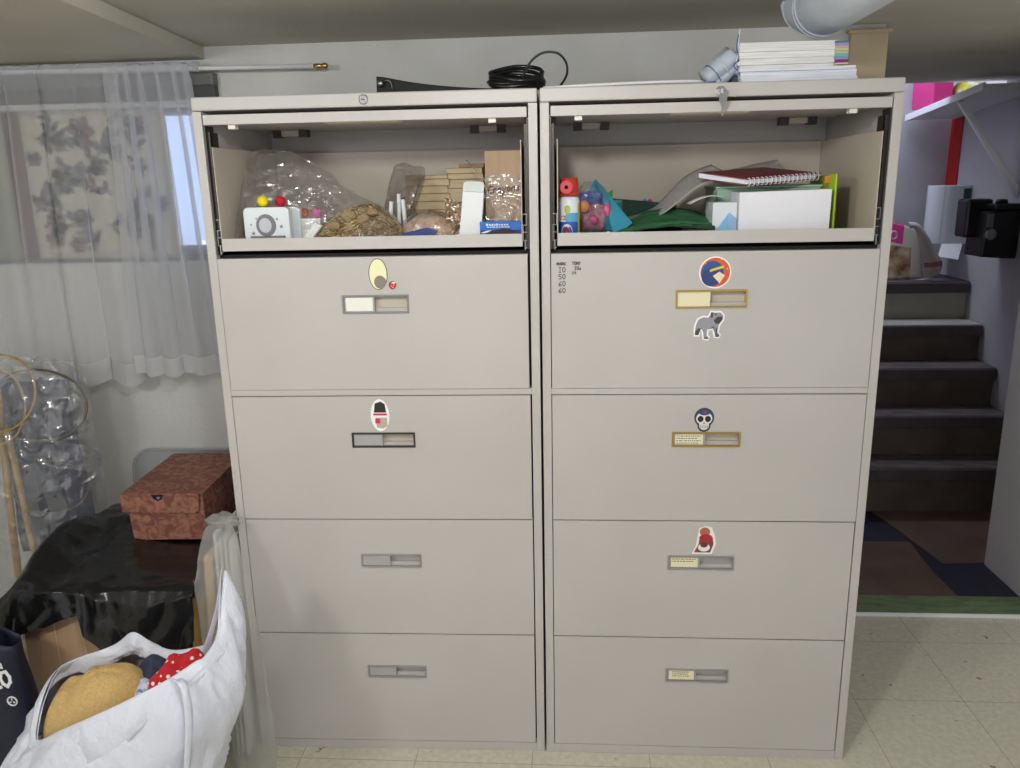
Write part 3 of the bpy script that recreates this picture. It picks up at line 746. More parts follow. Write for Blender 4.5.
for sx, sz, a0 in ((-1.55, 1.29, 1.0), (-1.40, 1.27, 1.7), (-1.27, 1.30, 1.3), (-1.50, 1.45, 0.4), (-1.33, 1.45, 2.2), (-1.22, 1.50, 1.8), (-1.45, 1.58, 2.6), (-1.55, 1.62, 0.2), (-1.58, 1.40, 0.9), (-1.36, 1.36, 0.1), (-1.20, 1.27, 2.0), (-1.36, 1.56, 1.2)):
    x, z, a = sx, sz, a0; P = []
    for i in range(9):
        P.append((x, z)); a += rl.uniform(-0.35, 0.35); x += 0.019 * math.cos(a); z += 0.019 * math.sin(a)
        for s_ in (-1, 1):
            if rl.random() < 0.75: leaf(x, z, rl.uniform(0.022, 0.045), rl.uniform(0.006, 0.011), a + s_ * rl.uniform(0.6, 1.2), 0 if rl.random() < 0.85 else 1)
    for (xa, za), (xb, zb) in zip(P, P[1:]):
        dx, dz = xb - xa, zb - za; l = math.hypot(dx, dz); nx, nzz = -dz / l * 0.0022, dx / l * 0.0022
        q = [(xa - nx, za - nzz), (xb - nx, zb - nzz), (xb + nx, zb + nzz), (xa + nx, za + nzz)]
        q = [(min(-1.138, max(-1.588, p[0])), 0.6158, min(1.698, max(1.26, p[1]))) for p in q]
        lf.prism(q, (0, 0.0004, 0), 0)
for cx, cz, r, m in ((-1.30, 1.575, 0.03, 0), (-1.46, 1.30, 0.03, 1), (-1.18, 1.42, 0.03, 0), (-1.56, 1.56, 0.026, 0), (-1.36, 1.53, 0.028, 0), (-1.40, 1.64, 0.045, 1), (-1.52, 1.36, 0.040, 1), (-1.43, 1.38, 0.034, 0), (-1.49, 1.51, 0.022, 1), (-1.26, 1.38, 0.032, 0), (-1.22, 1.65, 0.034, 1)):
    for i in range(6): leaf(cx, cz, r, r * 0.34, i * PI / 3 + rl.uniform(-0.2, 0.2), m)
lf.part('print', ['leaf_grey', 'leaf_mauve'], pc)

# ================================================================== things on top of the cabinets
TZ = CH + 0.0005
st = thing('leather_strap', 'tapered black leather strap with a silver snap on the left cabinet top', 'strap', (-0.25, 0.11, TZ))
prof_top = smooth_path([(-0.374, 0, 1.7035), (-0.35, 0, 1.700), (-0.30, 0, 1.690), (-0.24, 0, 1.681), (-0.17, 0, 1.674), (-0.105, 0, 1.670)], 4)
poly = [(-0.105, 0.10, TZ), (-0.375, 0.10, TZ)] + [(p.x, 0.10, p.z) for p in prof_top]
MB().prism(poly, (0, 0.028, 0)).part('body', 'leather', st, bevel=0.002)
k = MB().lathe([(0.0, 0.084), (0.006, 0.084), (0.0075, 0.088), (0.0045, 0.092), (0.008, 0.0945), (0.008, 0.1)], (-0.3625, 0, 1.6865), 14, 0, 'y')
k.part('snap', 'steel', st, smooth=True)
MB().tube(smooth_path([(-0.358, 0.096, 1.690), (-0.347, 0.092, 1.693), (-0.339, 0.092, 1.688), (-0.337, 0.095, 1.674)], 5), 0.0010, 6).part('wire_ring', 'steel', st, smooth=True)

cb = thing('cable_coil', 'coil of black cable with one loop standing up, where the cabinets meet', 'cable', (-0.055, 0.15, TZ))
pts = []
for i in range(6 * 36):
    a = 2 * PI * i / 36; lvl = i / 36
    r = 0.060 - 0.004 * ((lvl * 1.7) % 2) + 0.004 * math.sin(3 * a + lvl)
    pts.append((-0.055 + 1.08 * r * math.cos(a), 0.165 + r * 0.9 * math.sin(a) - 0.003 * lvl, TZ + 0.0055 + 0.0040 * lvl + 0.020 * (1 + math.sin(a)) * (0.35 + 0.13 * lvl) + 0.002 * math.sin(a * 2 + 1.1 * lvl)))
MB().tube(pts, 0.0048, 8).part('coil', 'black_rubber', cb, smooth=True)
lp = smooth_path([(-0.040, 0.112, 1.690), (-0.030, 0.105, 1.712), (-0.012, 0.10, 1.732), (0.012, 0.10, 1.743), (0.040, 0.10, 1.740), (0.058, 0.105, 1.722), (0.061, 0.11, 1.700), (0.052, 0.12, 1.682), (0.036, 0.13, 1.668), (0.010, 0.14, TZ + 0.004)], 6)
MB().tube(lp, 0.0026, 8).part('loop', 'black_rubber', cb, smooth=True)
lp2 = smooth_path([(-0.012, 0.12, TZ + 0.030), (0.0, 0.11, 1.703), (-0.005, 0.105, 1.715), (0.02, 0.115, 1.727), (0.045, 0.12, 1.726)], 5)
wc = smooth_path([(0.008, 0.050, TZ + 0.0035), (0.08, 0.035, TZ + 0.0045), (0.18, 0.03, TZ + 0.006), (0.28, 0.03, TZ + 0.007), (0.345, 0.035, TZ + 0.006), (0.36, 0.08, TZ + 0.0035)], 8)
MB().tube(wc, 0.0036, 8).solo('white_cable', 'rod', 'white cable lying along the front edge of the right cabinet top', 'cable', smooth=True)

def ream(label, x0, x1, y0, y1, z0, z1, edge, seed, group, tabs=False):
    t = thing('paper_stack', label, 'paper stack', ((x0 + x1) / 2, (y0 + y1) / 2, z0), 0, group)
    r = random.Random(seed); n = max(4, int((z1 - z0) / 0.006)); 
    for i in range(n):
        a, b = z0 + (z1 - z0) * i / n, z0 + (z1 - z0) * (i + 1) / n - 0.0003
        d = r.uniform(-0.004, 0.004); e = r.uniform(-0.004, 0.004)
        MB().box(x0 + d, x1 + d, y0 + e, y1 + e, a, b).part('sheaf', edge, t)
    return t
ream('lower stack of white paper, resting on the right cabinet top', 0.440, 0.688, 0.08, 0.36, TZ, 1.6935, 'paper_blue', 1, 'white paper stacks on the right cabinet')
up = ream('upper stack of white paper with coloured divider tabs on its edge', 0.436, 0.645, 0.085, 0.37, 1.694, 1.7475, 'paper_edge', 2, 'white paper stacks on the right cabinet')
for zz, h, rgb in ((1.7405, 0.004, (70, 120, 150)), (1.735, 0.005, (150, 150, 190)), (1.7295, 0.005, (206, 170, 160)), (1.724, 0.005, (200, 196, 150)), (1.718, 0.0055, (176, 196, 150)), (1.7125, 0.005, (120, 180, 186)), (1.706, 0.006, (130, 150, 190)), (1.700, 0.0055, (140, 30, 120)), (1.696, 0.0035, (206, 200, 170))):
    MB().box(0.640, 0.667 + 0.003 * (1.74 - zz) * 10, 0.078, 0.30, zz, zz + h).part('divider_tab', flat(rgb), up)

rl_ = thing('rolled_cloth', 'folded grey-blue plastic cloth tied with blue and white string', 'cloth bundle', (0.41, 0.2, TZ))
def rollfn(off, rad, sq):
    def fn(u, v):
        a = 2 * PI * u
        c = Vector((0.374, 0.13, 1.674)).lerp(Vector((0.432, 0.13, 1.724)), v) + Vector(off)
        rr = rad * (1 + 0.12 * nz(3 * math.cos(a), 3 * math.sin(a), v * 4 + off[0] * 40))
        n = Vector((-0.65, 0, 0.76)); y = Vector((0, 1, 0))
        return c + n * rr * math.cos(a) * sq + y * rr * 1.5 * math.sin(a)
    return fn
for off, rad, sq, nm in (((0.0, 0.0, 0.002), 0.023, 1.0, 'fold'), ((0.009, 0.004, -0.016), 0.019, 0.9, 'fold'), ((0.0, 0.03, 0.012), 0.021, 0.9, 'fold')):
    fn = rollfn(off, rad, sq); mb = MB().grid(fn, 22, 10, cu=True)
    for e in (0, 1):
        ring_ = [fn(i / 22, e) for i in range(22)]; mb.add(ring_, [tuple(range(22))])
    for i, v in enumerate(mb.v): mb.v[i] = (v[0], v[1], max(v[2], TZ + 0.0004))
    mb.part(nm, 'roll', rl_, smooth=True)
MB().ball((0.440, 0.125, 1.672), (0.013, 0.02, 0.0135), amp=0.4).part('lining', 'dark_slate', rl_, smooth=True)
def loop_at(v, k):
    fn = rollfn((0.001, 0, 0.001), 0.0260, 1.0)
    P = [fn(i / 24, v) for i in range(24)]
    return [Vector((p[0], p[1], max(p[2], TZ + 0.0015))) for p in P]
MB().tube(loop_at(0.25, 0), 0.0011, 6, closed=True).part('string_loop', 'string_blue', rl_, smooth=True)
MB().tube(loop_at(0.55, 0), 0.0011, 6, closed=True).part('string_loop', 'string', rl_, smooth=True)
MB().tube(smooth_path([(0.452, 0.095, TZ + 0.002), (0.444, 0.095, 1.680), (0.433, 0.097, 1.700), (0.436, 0.097, 1.725), (0.437, 0.10, 1.755), (0.439, 0.10, 1.778)], 5), 0.0017, 6).part('string_end', 'string', rl_, smooth=True)
MB().tube(smooth_path([(0.448, 0.093, TZ + 0.002), (0.438, 0.093, 1.688), (0.428, 0.094, 1.702), (0.438, 0.094, 1.716), (0.433, 0.097, 1.740), (0.4355, 0.098, 1.766)], 5), 0.0012, 6).part('string_end', 'string_blue', rl_, smooth=True)
MB().tube(smooth_path([(0.345, 0.085, TZ + 0.0015), (0.362, 0.088, TZ + 0.006), (0.375, 0.09, TZ + 0.010), (0.390, 0.092, TZ + 0.012)], 5), 0.0011, 6).part('string_end', 'string_blue', rl_, smooth=True)

# duct under the ceiling
du = thing('air_duct', 'pale round air duct elbow under the ceiling above the paper', 'duct', (0.68, 0.1, 1.80))
dp = smooth_path([(0.632, 0.30, 1.99), (0.632, 0.30, 1.92), (0.634, 0.275, 1.868), (0.64, 0.21, 1.842), (0.642, 0.13, 1.838), (0.640, -0.20, 1.838), (0.635, -0.75, 1.838)], 5)
MB().tube(dp, 0.068, 28).part('pipe', 'duct', du, smooth=True)
for i in (7, 11, 16, 18):
    MB().tube([dp[i] - (dp[i + 1] - dp[i]).normalized() * 0.003, dp[i] + (dp[i + 1] - dp[i]).normalized() * 0.003], 0.0705, 28).part('seam', 'duct', du, smooth=False)
MB().tube([dp[4] - Vector((0, 0, 0.004)), dp[4] + Vector((0, 0, 0.004))], 0.0695, 28).part('rusty_rim', 'duct_dark', du, 'rusty rim')

# ================================================================== inside the left cabinet's open compartment
FZ = 1.3305
def rounded(x0, x1, z0, z1, r, n=5):
    P = []
    for cx, cz, a0 in ((x1 - r, z1 - r, 0), (x0 + r, z1 - r, PI / 2), (x0 + r, z0 + r, PI), (x1 - r, z0 + r, 1.5 * PI)):
        for i in range(n + 1):
            a = a0 + PI / 2 * i / n; P.append((cx + r * math.cos(a), cz + r * math.sin(a)))
    return P
def tin(label, x0, y0, z1, dec):
    t = thing('tin_box', label, 'tin box', (x0 + 0.053, y0 + 0.014, FZ), 0, 'white tins in the left cabinet')
    P = rounded(x0, x0 + 0.107, FZ, z1, 0.011)
    MB().prism([(x, y0 + 0.008, z) for x, z in P], (0, 0.020, 0)).part('body', 'white_gloss', t, bevel=0.0015)
    lid = MB().prism([(x, y0, z) for x, z in rounded(x0 - 0.001, x0 + 0.108, FZ, z1 + 0.001, 0.012)], (0, 0.008, 0)).part('lid', 'white_gloss', t, bevel=0.002)
    if dec:
        g = MB(); yy = y0 - 0.0004
        def star(cx, cz, r): g.prism([(cx + r * (1 if i % 2 == 0 else 0.42) * math.sin(PI * i / 5), yy, cz + r * (1 if i % 2 == 0 else 0.42) * math.cos(PI * i / 5)) for i in range(10)], (0, 0.0004, 0))
        for a, b, r in ((0.020, 0.028, 0.0055), (0.088, 0.043, 0.0055), (0.079, 0.060, 0.004), (0.030, 0.062, 0.003), (0.094, 0.020, 0.003), (0.016, 0.048, 0.003)): star(x0 + a, FZ + b, r)
        g.prism([(x, yy, z) for x, z in ell(x0 + 0.052, FZ + 0.046, 0.024, 0.026)], (0, 0.0004, 0))
        g.prism([(x, yy, z) for x, z in rounded(x0 + 0.012, x0 + 0.096, FZ + 0.016, FZ + 0.022, 0.002)], (0, 0.0004, 0))
        g.part('print', flat((122, 120, 130)), lid)
        MB().prism([(x, yy - 0.0003, z) for x, z in ell(x0 + 0.050, FZ + 0.046, 0.015, 0.017)], (0, 0.0003, 0)).part('print_centre', flat((196, 198, 204)), lid)
    return t
tin('front white tin with rounded corners and grey star print, in the open left compartment', -0.694, 0.045, 1.417, True)
tin('plain white tin tucked close behind the star-printed tin', -0.681, 0.085, 1.416, False)
for (x, y, z, r, rgb, nm) in ((-0.651, 0.062, 1.4315, 0.0128, (238, 220, 20), 'yellow pompom resting on the star-printed tin'), (-0.621, 0.096, 1.4295, 0.0125, (206, 26, 52), 'red pompom resting on the plain white tin'),
                              (-0.572, 0.115, 1.401, 0.0115, (196, 96, 60), 'orange pompom by the dried raffia'), (-0.541, 0.115, 1.401, 0.0110, (230, 104, 176), 'pink pompom by the dried raffia')):
    MB().ball((x, y, z), r, 20, 14, amp=0.10, fr=90).solo('pompom', flat(rgb, 0.9), nm + ', left cabinet', 'pompom', 'pompoms in the left cabinet', smooth=True)
pk = thing('paper_packet', 'small grey-white folded packets under the orange and pink pompoms', 'packet', (-0.555, 0.12, FZ))
MB().prism([(-0.585, 0.09, FZ), (-0.535, 0.10, FZ), (-0.528, 0.10, 1.389), (-0.585, 0.09, 1.389)], (0.004, 0.05, 0)).part('packet', 'canvas', pk, bevel=0.002)
MB().prism([(-0.573, 0.06, FZ), (-0.553, 0.06, FZ), (-0.520, 0.075, 1.372), (-0.535, 0.075, 1.380)], (0.003, 0.004, 0)).part('loose_flap', 'white', pk)

# dried raffia: one uncountable heap
rr = random.Random(12); mb = MB()
def he(x):
    t = (x + 0.415) / (0.140 if x < -0.415 else 0.088); return max(0.0, 1 - abs(t) ** 1.5) * (0.88 + 0.12 * nz(x * 40, 2))
def heap(x, y):
    return max(0.0, he(x) - ((y - 0.13) / 0.085) ** 2)
mb.grid(lambda u, v: (-0.555 + 0.23 * u, 0.045 + 0.165 * v, FZ + 0.088 * heap(-0.555 + 0.23 * u, 0.045 + 0.165 * v) ** 0.6 + 0.002), 24, 18, 2)
for i in range(620):
    x = rr.uniform(-0.545, -0.338); e = he(x)
    hh = rr.random() ** 0.8; a = rr.gauss(0.0, 0.45); ln = rr.uniform(0.02, 0.06); P = []
    front = rr.random() < 0.75
    for j in range(6):
        t = (j / 5 - 0.5) * ln; xx = x + t * math.cos(a); e = he(xx)
        zf = min(1.0, max(0.0, hh + t * math.sin(a) / 0.09)) * e ** 0.6
        dep = math.sqrt(max(0.0, e - zf ** (1 / 0.6))) * (1 if front else -0.4)
        P.append((xx, 0.13 - 0.085 * dep - 0.004 + rr.uniform(-0.003, 0.003) - 0.003 * math.sin(j * 1.7 + i), FZ + 0.004 + 0.090 * zf + 0.003 * math.sin(j * 1.4 + i)))
    mb.tube(P, [0.0006, 0.0018, 0.0024, 0.0024, 0.0017, 0.0006], 4, rr.choice((0, 0, 1, 1, 2, 3)))
for cx, cz, r in ((-0.45, 1.395, 0.017), (-0.415, 1.388, 0.015), (-0.482, 1.372, 0.013), (-0.395, 1.402, 0.012)):
    mb.ball((cx, 0.055 if cz < 1.39 else 0.062, cz), (r, 0.006, r * 0.75), 12, 8, 1, amp=0.5)
mb.solo('dried_raffia', [flat((178, 158, 124), 0.9), flat((150, 128, 96), 0.9), flat((120, 100, 76), 0.9), flat((204, 178, 130), 0.9)], 'heap of tan dried raffia in clear wrap inside the left cabinet', 'raffia', None, 'stuff')

def crumple(P, amp, fr, seed):
    """P(u, v) -> point; adds faceted crumple along a rough normal (y, z)"""
    def fn(u, v):
        p = Vector(P(u, v))
        n = noise.cell(p * fr + Vector((seed, 0, 0))) * 0.3 + noise.noise(p * fr + Vector((seed, 3, 1))) + 0.5 * noise.noise(p * fr * 2.3 + Vector((seed, 7, 1)))
        m = noise.noise(p * fr * 1.3 + Vector((9, seed, 2)))
        return (p.x + amp * 0.4 * m, p.y + amp * n, p.z + amp * 0.5 * m)
    return fn
outline = smooth_path([(-0.735, 0.14, 1.345), (-0.728, 0.15, 1.43), (-0.722, 0.18, 1.525), (-0.690, 0.19, 1.553), (-0.600, 0.19, 1.540), (-0.530, 0.19, 1.500), (-0.475, 0.17, 1.455), (-0.43, 0.15, 1.432), (-0.38, 0.13, 1.412), (-0.335, 0.12, 1.372), (-0.318, 0.11, 1.338)], 6)
def bagfront(u, v):
    t = u * (len(outline) - 1); i = min(int(t), len(outline) - 2); p = outline[i].lerp(outline[i + 1], t - i)
    z = FZ + 0.006 + (p.z - FZ - 0.006) * v
    return (p.x + 0.02 * (1 - v) * (0.5 - u) * 2, p.y - 0.092 * math.sin(PI * (0.08 + 0.92 * (1 - v)) * 0.62) - 0.005, z)
def bagback(u, v):
    t = u * (len(outline) - 1); i = min(int(t), len(outline) - 2); p = outline[i].lerp(outline[i + 1], t - i)
    return (p.x, p.y + 0.04 * math.sin(PI * (1 - v)), FZ + 0.006 + (p.z - FZ - 0.006) * v)
cbg = thing('clear_bag', 'large clear plastic bag over tins, pompoms and raffia in the left cabinet', 'plastic bag', (-0.53, 0.13, FZ))
MB().grid(crumple(bagfront, 0.012, 22, 3), 56, 30).part('front', 'film', cbg, smooth=False)
MB().grid(crumple(bagback, 0.010, 24, 5), 50, 22).part('back', 'film', cbg, smooth=False)

# grey bag with white paper tubes
gb = smooth_path([(-0.405, 0.23, FZ + 0.003), (-0.400, 0.23, 1.40), (-0.384, 0.24, 1.475), (-0.368, 0.25, 1.513), (-0.335, 0.25, 1.512), (-0.297, 0.24, 1.503), (-0.297, 0.23, 1.474), (-0.318, 0.22, 1.44), (-0.315, 0.21, 1.40), (-0.285, 0.20, 1.37), (-0.262, 0.2, FZ + 0.003)], 5)
def gbf(u, v):
    t = u * (len(gb) - 1); i = min(int(t), len(gb) - 2); p = gb[i].lerp(gb[i + 1], t - i)
    c = Vector((-0.342, 0.20, FZ + 0.004))
    q = c.lerp(p, v); return (q.x, q.y - 0.05 * math.sin(PI * v), q.z)
MB().grid(crumple(gbf, 0.010, 30, 8), 50, 18).solo('grey_bag', 'film_grey', 'crumpled grey-brown see-through bag sticking up between raffia and kraft pads', 'plastic bag', smooth=True)
for (a, b, r, nm, cp) in (((-0.367, 0.125, 1.392), (-0.359, 0.12, 1.424), 0.0050, 'short slanted white paper tube', None), ((-0.349, 0.145, 1.380), (-0.3445, 0.142, 1.441), 0.0046, 'tallest white paper tube', None), ((-0.333, 0.15, 1.372), (-0.3365, 0.147, 1.428), 0.0052, 'dark-tipped white paper tube', 1)):
    t = thing('paper_tube', nm + ' poking up beside the grey bag in the left cabinet', 'tube', a, 0, 'white paper tubes in the left cabinet')
    base = (a[0], a[1], FZ + 0.02)
    MB().tube([base, b], r, 14).part('tube', 'white', t, smooth=False)
    if cp: MB().tube([b, (b[0] - 0.0002, b[1], b[2] + 0.004)], r * 1.02, 14).part('tip', flat((40, 44, 80)), t)

# kraft pads in two stacks
def pads(x0, x1, y0, y1, z0, hs, seed, where, grp):
    r = random.Random(seed); z = z0; n = len(hs)
    names = ['bottom', 'second', 'third', 'fourth', 'fifth', 'sixth', 'seventh', 'eighth', 'ninth']
    for i, h in enumerate(hs):
        dx = r.uniform(-0.005, 0.004); w = (x1 - x0) * (0.94 + 0.06 * r.random()); dy = r.uniform(-0.003, 0.004)
        lab = ('topmost kraft pad in the %s' if i == n - 1 else names[i] + ' kraft pad from below in the %s') % where
        t = thing('kraft_pad', lab, 'notepad', (x0 + dx + w / 2, (y0 + y1) / 2, z), 0, grp)
        MB().box(x0 + dx + 0.001, x0 + dx + w - 0.001, y0 + dy + 0.002, y1 + dy, z + 0.0011, z + h - 0.0012).part('pages', 'kraft_pale', t)
        MB().box(x0 + dx, x0 + dx + w, y0 + dy, y1 + dy + 0.001, z, z + 0.0011).part('cover', 'kraft', t)
        MB().box(x0 + dx, x0 + dx + w, y0 + dy, y1 + dy + 0.001, z + h - 0.0012, z + h - 0.0001).part('cover', 'kraft', t)
        z += h
    return z
pads(-0.352, -0.236, 0.262, 0.40, FZ, [0.026, 0.022, 0.020, 0.021, 0.019, 0.019, 0.017, 0.010], 3, 'shorter stack behind the grey bag', 'kraft pads, shorter stack')
pads(-0.246, -0.150, 0.268, 0.40, FZ, [0.044, 0.040, 0.036, 0.022, 0.014, 0.014], 6, 'taller stack behind the white carton', 'kraft pads, taller stack')
MB().box(-0.214, -0.150, 0.275, 0.40, FZ + 0.1702, FZ + 0.1802).solo('kraft_pad', ['kraft'], 'small kraft pad lying across the top of the taller pad stack', 'notepad', bevel=0.001)
# clear bag of brown paper shreds in front
cbf = thing('filler_bag', 'low clear bag of pale brown filler in front of the kraft pads', 'plastic bag', (-0.265, 0.10, FZ))
def fil(u, v):
    a = 2 * PI * u; b = PI / 2 * v
    k = 1 + 0.10 * nz(4 * math.cos(a), 4 * math.sin(a), 3 * v)
    return (-0.268 + 0.074 * math.cos(a) * math.cos(b) * k, 0.125 + 0.055 * math.sin(a) * math.cos(b) * k, FZ + 0.001 + 0.063 * math.sin(b) * k)
MB().grid(fil, 30, 12, cu=True).part('filler', mat('brown_filler', (186, 150, 122), 0.8, rgb2=(216, 196, 178), vscale=70, bump=0.6, bscale=90), cbf, smooth=True)
MB().grid(crumple(lambda u, v: (lambda q: ((q[0] + 0.268) * 1.10 - 0.268, (q[1] - 0.125) * 1.12 + 0.125, FZ + 0.002 + (q[2] - FZ) * 1.06))(fil(u, v)), 0.004, 50, 2), 50, 18, cu=True).part('wrap', 'film', cbf, smooth=True)
MB().prism([(-0.375, 0.042, FZ), (-0.26, 0.040, FZ), (-0.238, 0.044, 1.357), (-0.262, 0.044, 1.3655), (-0.31, 0.042, 1.356)], (0, 0.002, 0)).solo('blue_strip', flat((42, 54, 120)), 'dark blue paper strip lying in front of the filler bag', 'paper')
# silver-tan crinkled foil pack
def fp(u, v): return (-0.226 + 0.046 * u, 0.095 + 0.02 * nz(u * 3, v * 3, 4), FZ + 0.002 + (0.098 - 0.012 * u) * v)
MB().grid(crumple(fp, 0.007, 60, 6), 26, 34).solo('foil_pack', mat('tan_foil', (196, 178, 158), 0.22, 0.75, bump=0.8, bscale=45), 'crinkled shiny tan foil pack behind the narrow white carton', 'foil pack', smooth=True, solid=0.001)
# narrow white carton with an open tuck flap
ct = thing('white_carton', 'narrow upright white carton with its rounded tuck flap open', 'carton', (-0.16, 0.055, FZ))
MB().prism([(-0.190, 0.045, FZ), (-0.140, 0.045, FZ), (-0.1295, 0.048, 1.441), (-0.1775, 0.048, 1.4455)], (0, 0.022, 0)).part('box', 'white', ct, bevel=0.0008)
fl = [(-0.1770, 1.4460), (-0.1300, 1.4415), (-0.1280, 1.456), (-0.1305, 1.4625), (-0.137, 1.4655), (-0.168, 1.4665), (-0.174, 1.4640), (-0.1765, 1.4575)]
MB().prism([(x, 0.0485, z) for x, z in fl], (0, 0.0012, 0)).part('tuck_flap', mat('grey_card_inside', (206, 212, 212), 0.7), ct)
# tall cardboard box, taped and marked
cy = thing('cardboard_box', 'tall narrow taped cardboard box with handwriting, inside the left cabinet', 'box', (-0.085, 0.13, FZ))
MB().box(-0.1290, -0.0450, 0.085, 0.20, FZ, 1.5335).part('carton', 'cardboard', cy, bevel=0.001)
tp = MB().grid(crumple(lambda u, v: (-0.1305 + 0.087 * u, 0.0825, 1.352 + 0.128 * v), 0.0012, 90, 2), 30, 36)
tape = tp.part('tape', 'film', cy, smooth=True)
gl = MB(); r9 = random.Random(4)
for i in range(28):
    x = r9.choice((r9.uniform(-0.127, -0.075), r9.uniform(-0.127, -0.048))); z = r9.choice((r9.uniform(1.42, 1.478), r9.uniform(1.36, 1.478)))
    w, h = r9.choice(((0.008, 0.0012), (0.0012, 0.007), (0.004, 0.003), (0.010, 0.0015)))
    gl.prism([(x, 0.0815, z), (x + w, 0.0812, z + r9.uniform(-.002, .004)), (x + w, 0.0812, z + h + r9.uniform(0, .003)), (x, 0.0815, z + h)], (0, 0.0004, 0))
gl.part('tape_crease', mat('milky_tape', (236, 236, 234), 0.15), tape)
wr = MB(); write(wr, 'Crayons', (-0.1235, 0.0800, 1.4380), (1, 0, 0.10), (0.15, 0, 1), 0.0092, 0.0165, 0.18, 0.0016, lift=(0, -0.0006, 0))
o = wr.part('handwriting', flat((62, 26, 40)), cy, 'handwritten word in dark marker')
# small blue dispenser box
bb = thing('tape_box', 'small blue box with white lettering and a dark opening', 'box', (-0.09, 0.05, FZ))
MB().box(-0.1395, -0.0410, 0.034, 0.078, FZ, 1.3765).part('carton', flat((24, 104, 190), 0.4), bb, bevel=0.001)
MB().box(-0.1385, -0.0420, 0.0334, 0.034, FZ + 0.0005, 1.3575).part('lower_band', flat((30, 44, 112), 0.4), bb)
MB().prism([(x, 0.0329, z) for x, z in [(-0.122, 1.3525), (-0.105, 1.3572), (-0.085, 1.3615), (-0.070, 1.3595), (-0.050, 1.3525), (-0.07, 1.3490), (-0.1, 1.3490)]], (0, 0.0005, 0)).part('opening', flat((52, 26, 24)), bb)
MB().prism([(x, 0.0329, z) for x, z in [(-0.1375, 1.352), (-0.123, 1.3565), (-0.112, 1.357), (-0.122, 1.3525), (-0.130, 1.350)]], (0, 0.0005, 0)).part('torn_edge', 'white', bb)
l = MB(); xx = -0.125
for wd, zz, h in ((0.0062, 1.3672, 0.0048), (0.0040, 1.3672, 0.0040), (0.0052, 1.3668, 0.0046), (0.0034, 1.3672, 0.0040), (0.0046, 1.3672, 0.0046), (0.0040, 1.3676, 0.0030), (0.0052, 1.3676, 0.0030), (0.0044, 1.3676, 0.0030), (0.005, 1.3676, 0.0030)):
    l.box(xx, xx + wd * 0.8, 0.0334, 0.0340, zz, zz + h); xx += wd + 0.0012
xx = -0.123
for wd in (0.005, 0.004, 0.006, 0.005, 0.004, 0.006, 0.005, 0.005): l.box(xx, xx + wd, 0.0334, 0.034, 1.3632, 1.3652); xx += wd + 0.0017
l.part('white_lettering', 'white', bb)
for a, b, nm in (((-0.186, 0.205, 1.517), (-0.126, 0.08, 1.462), 'upper'), ((-0.178, 0.2, 1.508), (-0.1275, 0.08, 1.450), 'lower')):
    MB().tube([a, tuple((Vector(a) + Vector(b)) / 2 + Vector((0.006, 0, 0.003))), b], 0.0010, 6).solo('wooden_skewer', flat((206, 190, 160)), nm + ' of two thin pale skewers leaning on the tall cardboard box', 'skewer', 'skewers by the cardboard box', smooth=True)

# ================================================================== inside the right cabinet's open compartment
sc_ = thing('spray_can', 'blue and white aerosol can with a red-orange nozzle cap', 'spray can', (0.0645, 0.075, FZ))
cxx, cyy = 0.0645, 0.075
MB().lathe([(0.0, FZ), (0.0225, FZ), (0.0240, FZ + 0.003), (0.0240, 1.416), (0.0225, 1.424), (0.019, 1.428), (0.0, 1.429)], (cxx, cyy, 0), 32).part('can', flat((232, 238, 244), 0.25), sc_, smooth=True)
def band(z0, z1, a0, a1, rgb, k, r=0.02425):
    n = 18
    mb = MB().grid(lambda u, v: (cxx + (r + 0.0001 * k) * math.cos(a0 + (a1 - a0) * u), cyy + (r + 0.0001 * k) * math.sin(a0 + (a1 - a0) * u), z0 + (z1 - z0) * v), n, 1)
    mb.part('label_patch', flat(rgb, 0.3), sc_, smooth=True)
band(FZ + 0.003, 1.372, -PI, -0.35, (40, 96, 190), 0); band(1.372, 1.392, -1.9, -0.35, (92, 176, 220), 0)
band(FZ + 0.003, 1.414, -0.62, -0.15, (206, 204, 40), 1); 
def oval(a0, z0, da, dz, rgb, k):
    P = [(a0 + da * math.cos(t), z0 + dz * math.sin(t)) for t in [2 * PI * i / 16 for i in range(16)]]
    r = 0.02425 + 0.0001 * k; mb = MB()
    q = lambda a, z: (cxx + r * math.cos(a), cyy + r * math.sin(a), z)
    mb.add([q(a0, z0)] + [q(*p) for p in P], [(0, 1 + i, 1 + (i + 1) % 16) for i in range(16)])
    mb.part('label_patch', flat(rgb, 0.3), sc_)
oval(-1.75, 1.400, 0.30, 0.0095, (190, 206, 90), 1); oval(-1.95, 1.381, 0.55, 0.0055, (216, 150, 50), 1)
oval(-1.80, 1.350, 0.55, 0.0175, (238, 230, 230), 2); oval(-1.85, 1.349, 0.28, 0.0125, (150, 44, 56), 3)
MB().lathe([(0.0, 1.4295), (0.0235, 1.4295), (0.0235, 1.436), (0.0215, 1.438), (0.0205, 1.466), (0.018, 1.4695), (0.0, 1.470)], (cxx, cyy, 0), 28).part('cap', flat((196, 62, 40), 0.4), sc_, smooth=True)
nzl = MB().lathe([(0.0045, -0.004), (0.0045, -0.0135), (0.0145, -0.0135), (0.0150, -0.011), (0.0145, 0.002), (0.0135, 0.006)], (cxx - 0.0065, cyy - 0.0185, 1.449), 28, 0, 'y').part('nozzle', flat((216, 58, 76), 0.4), sc_, smooth=False)
MB().lathe([(0.0, -0.0045), (0.0044, -0.0045), (0.0044, -0.003), (0.0, -0.003)], (cxx - 0.0065, cyy - 0.0185, 1.449), 16, 0, 'y').part('hole', 'black_gap', nzl)

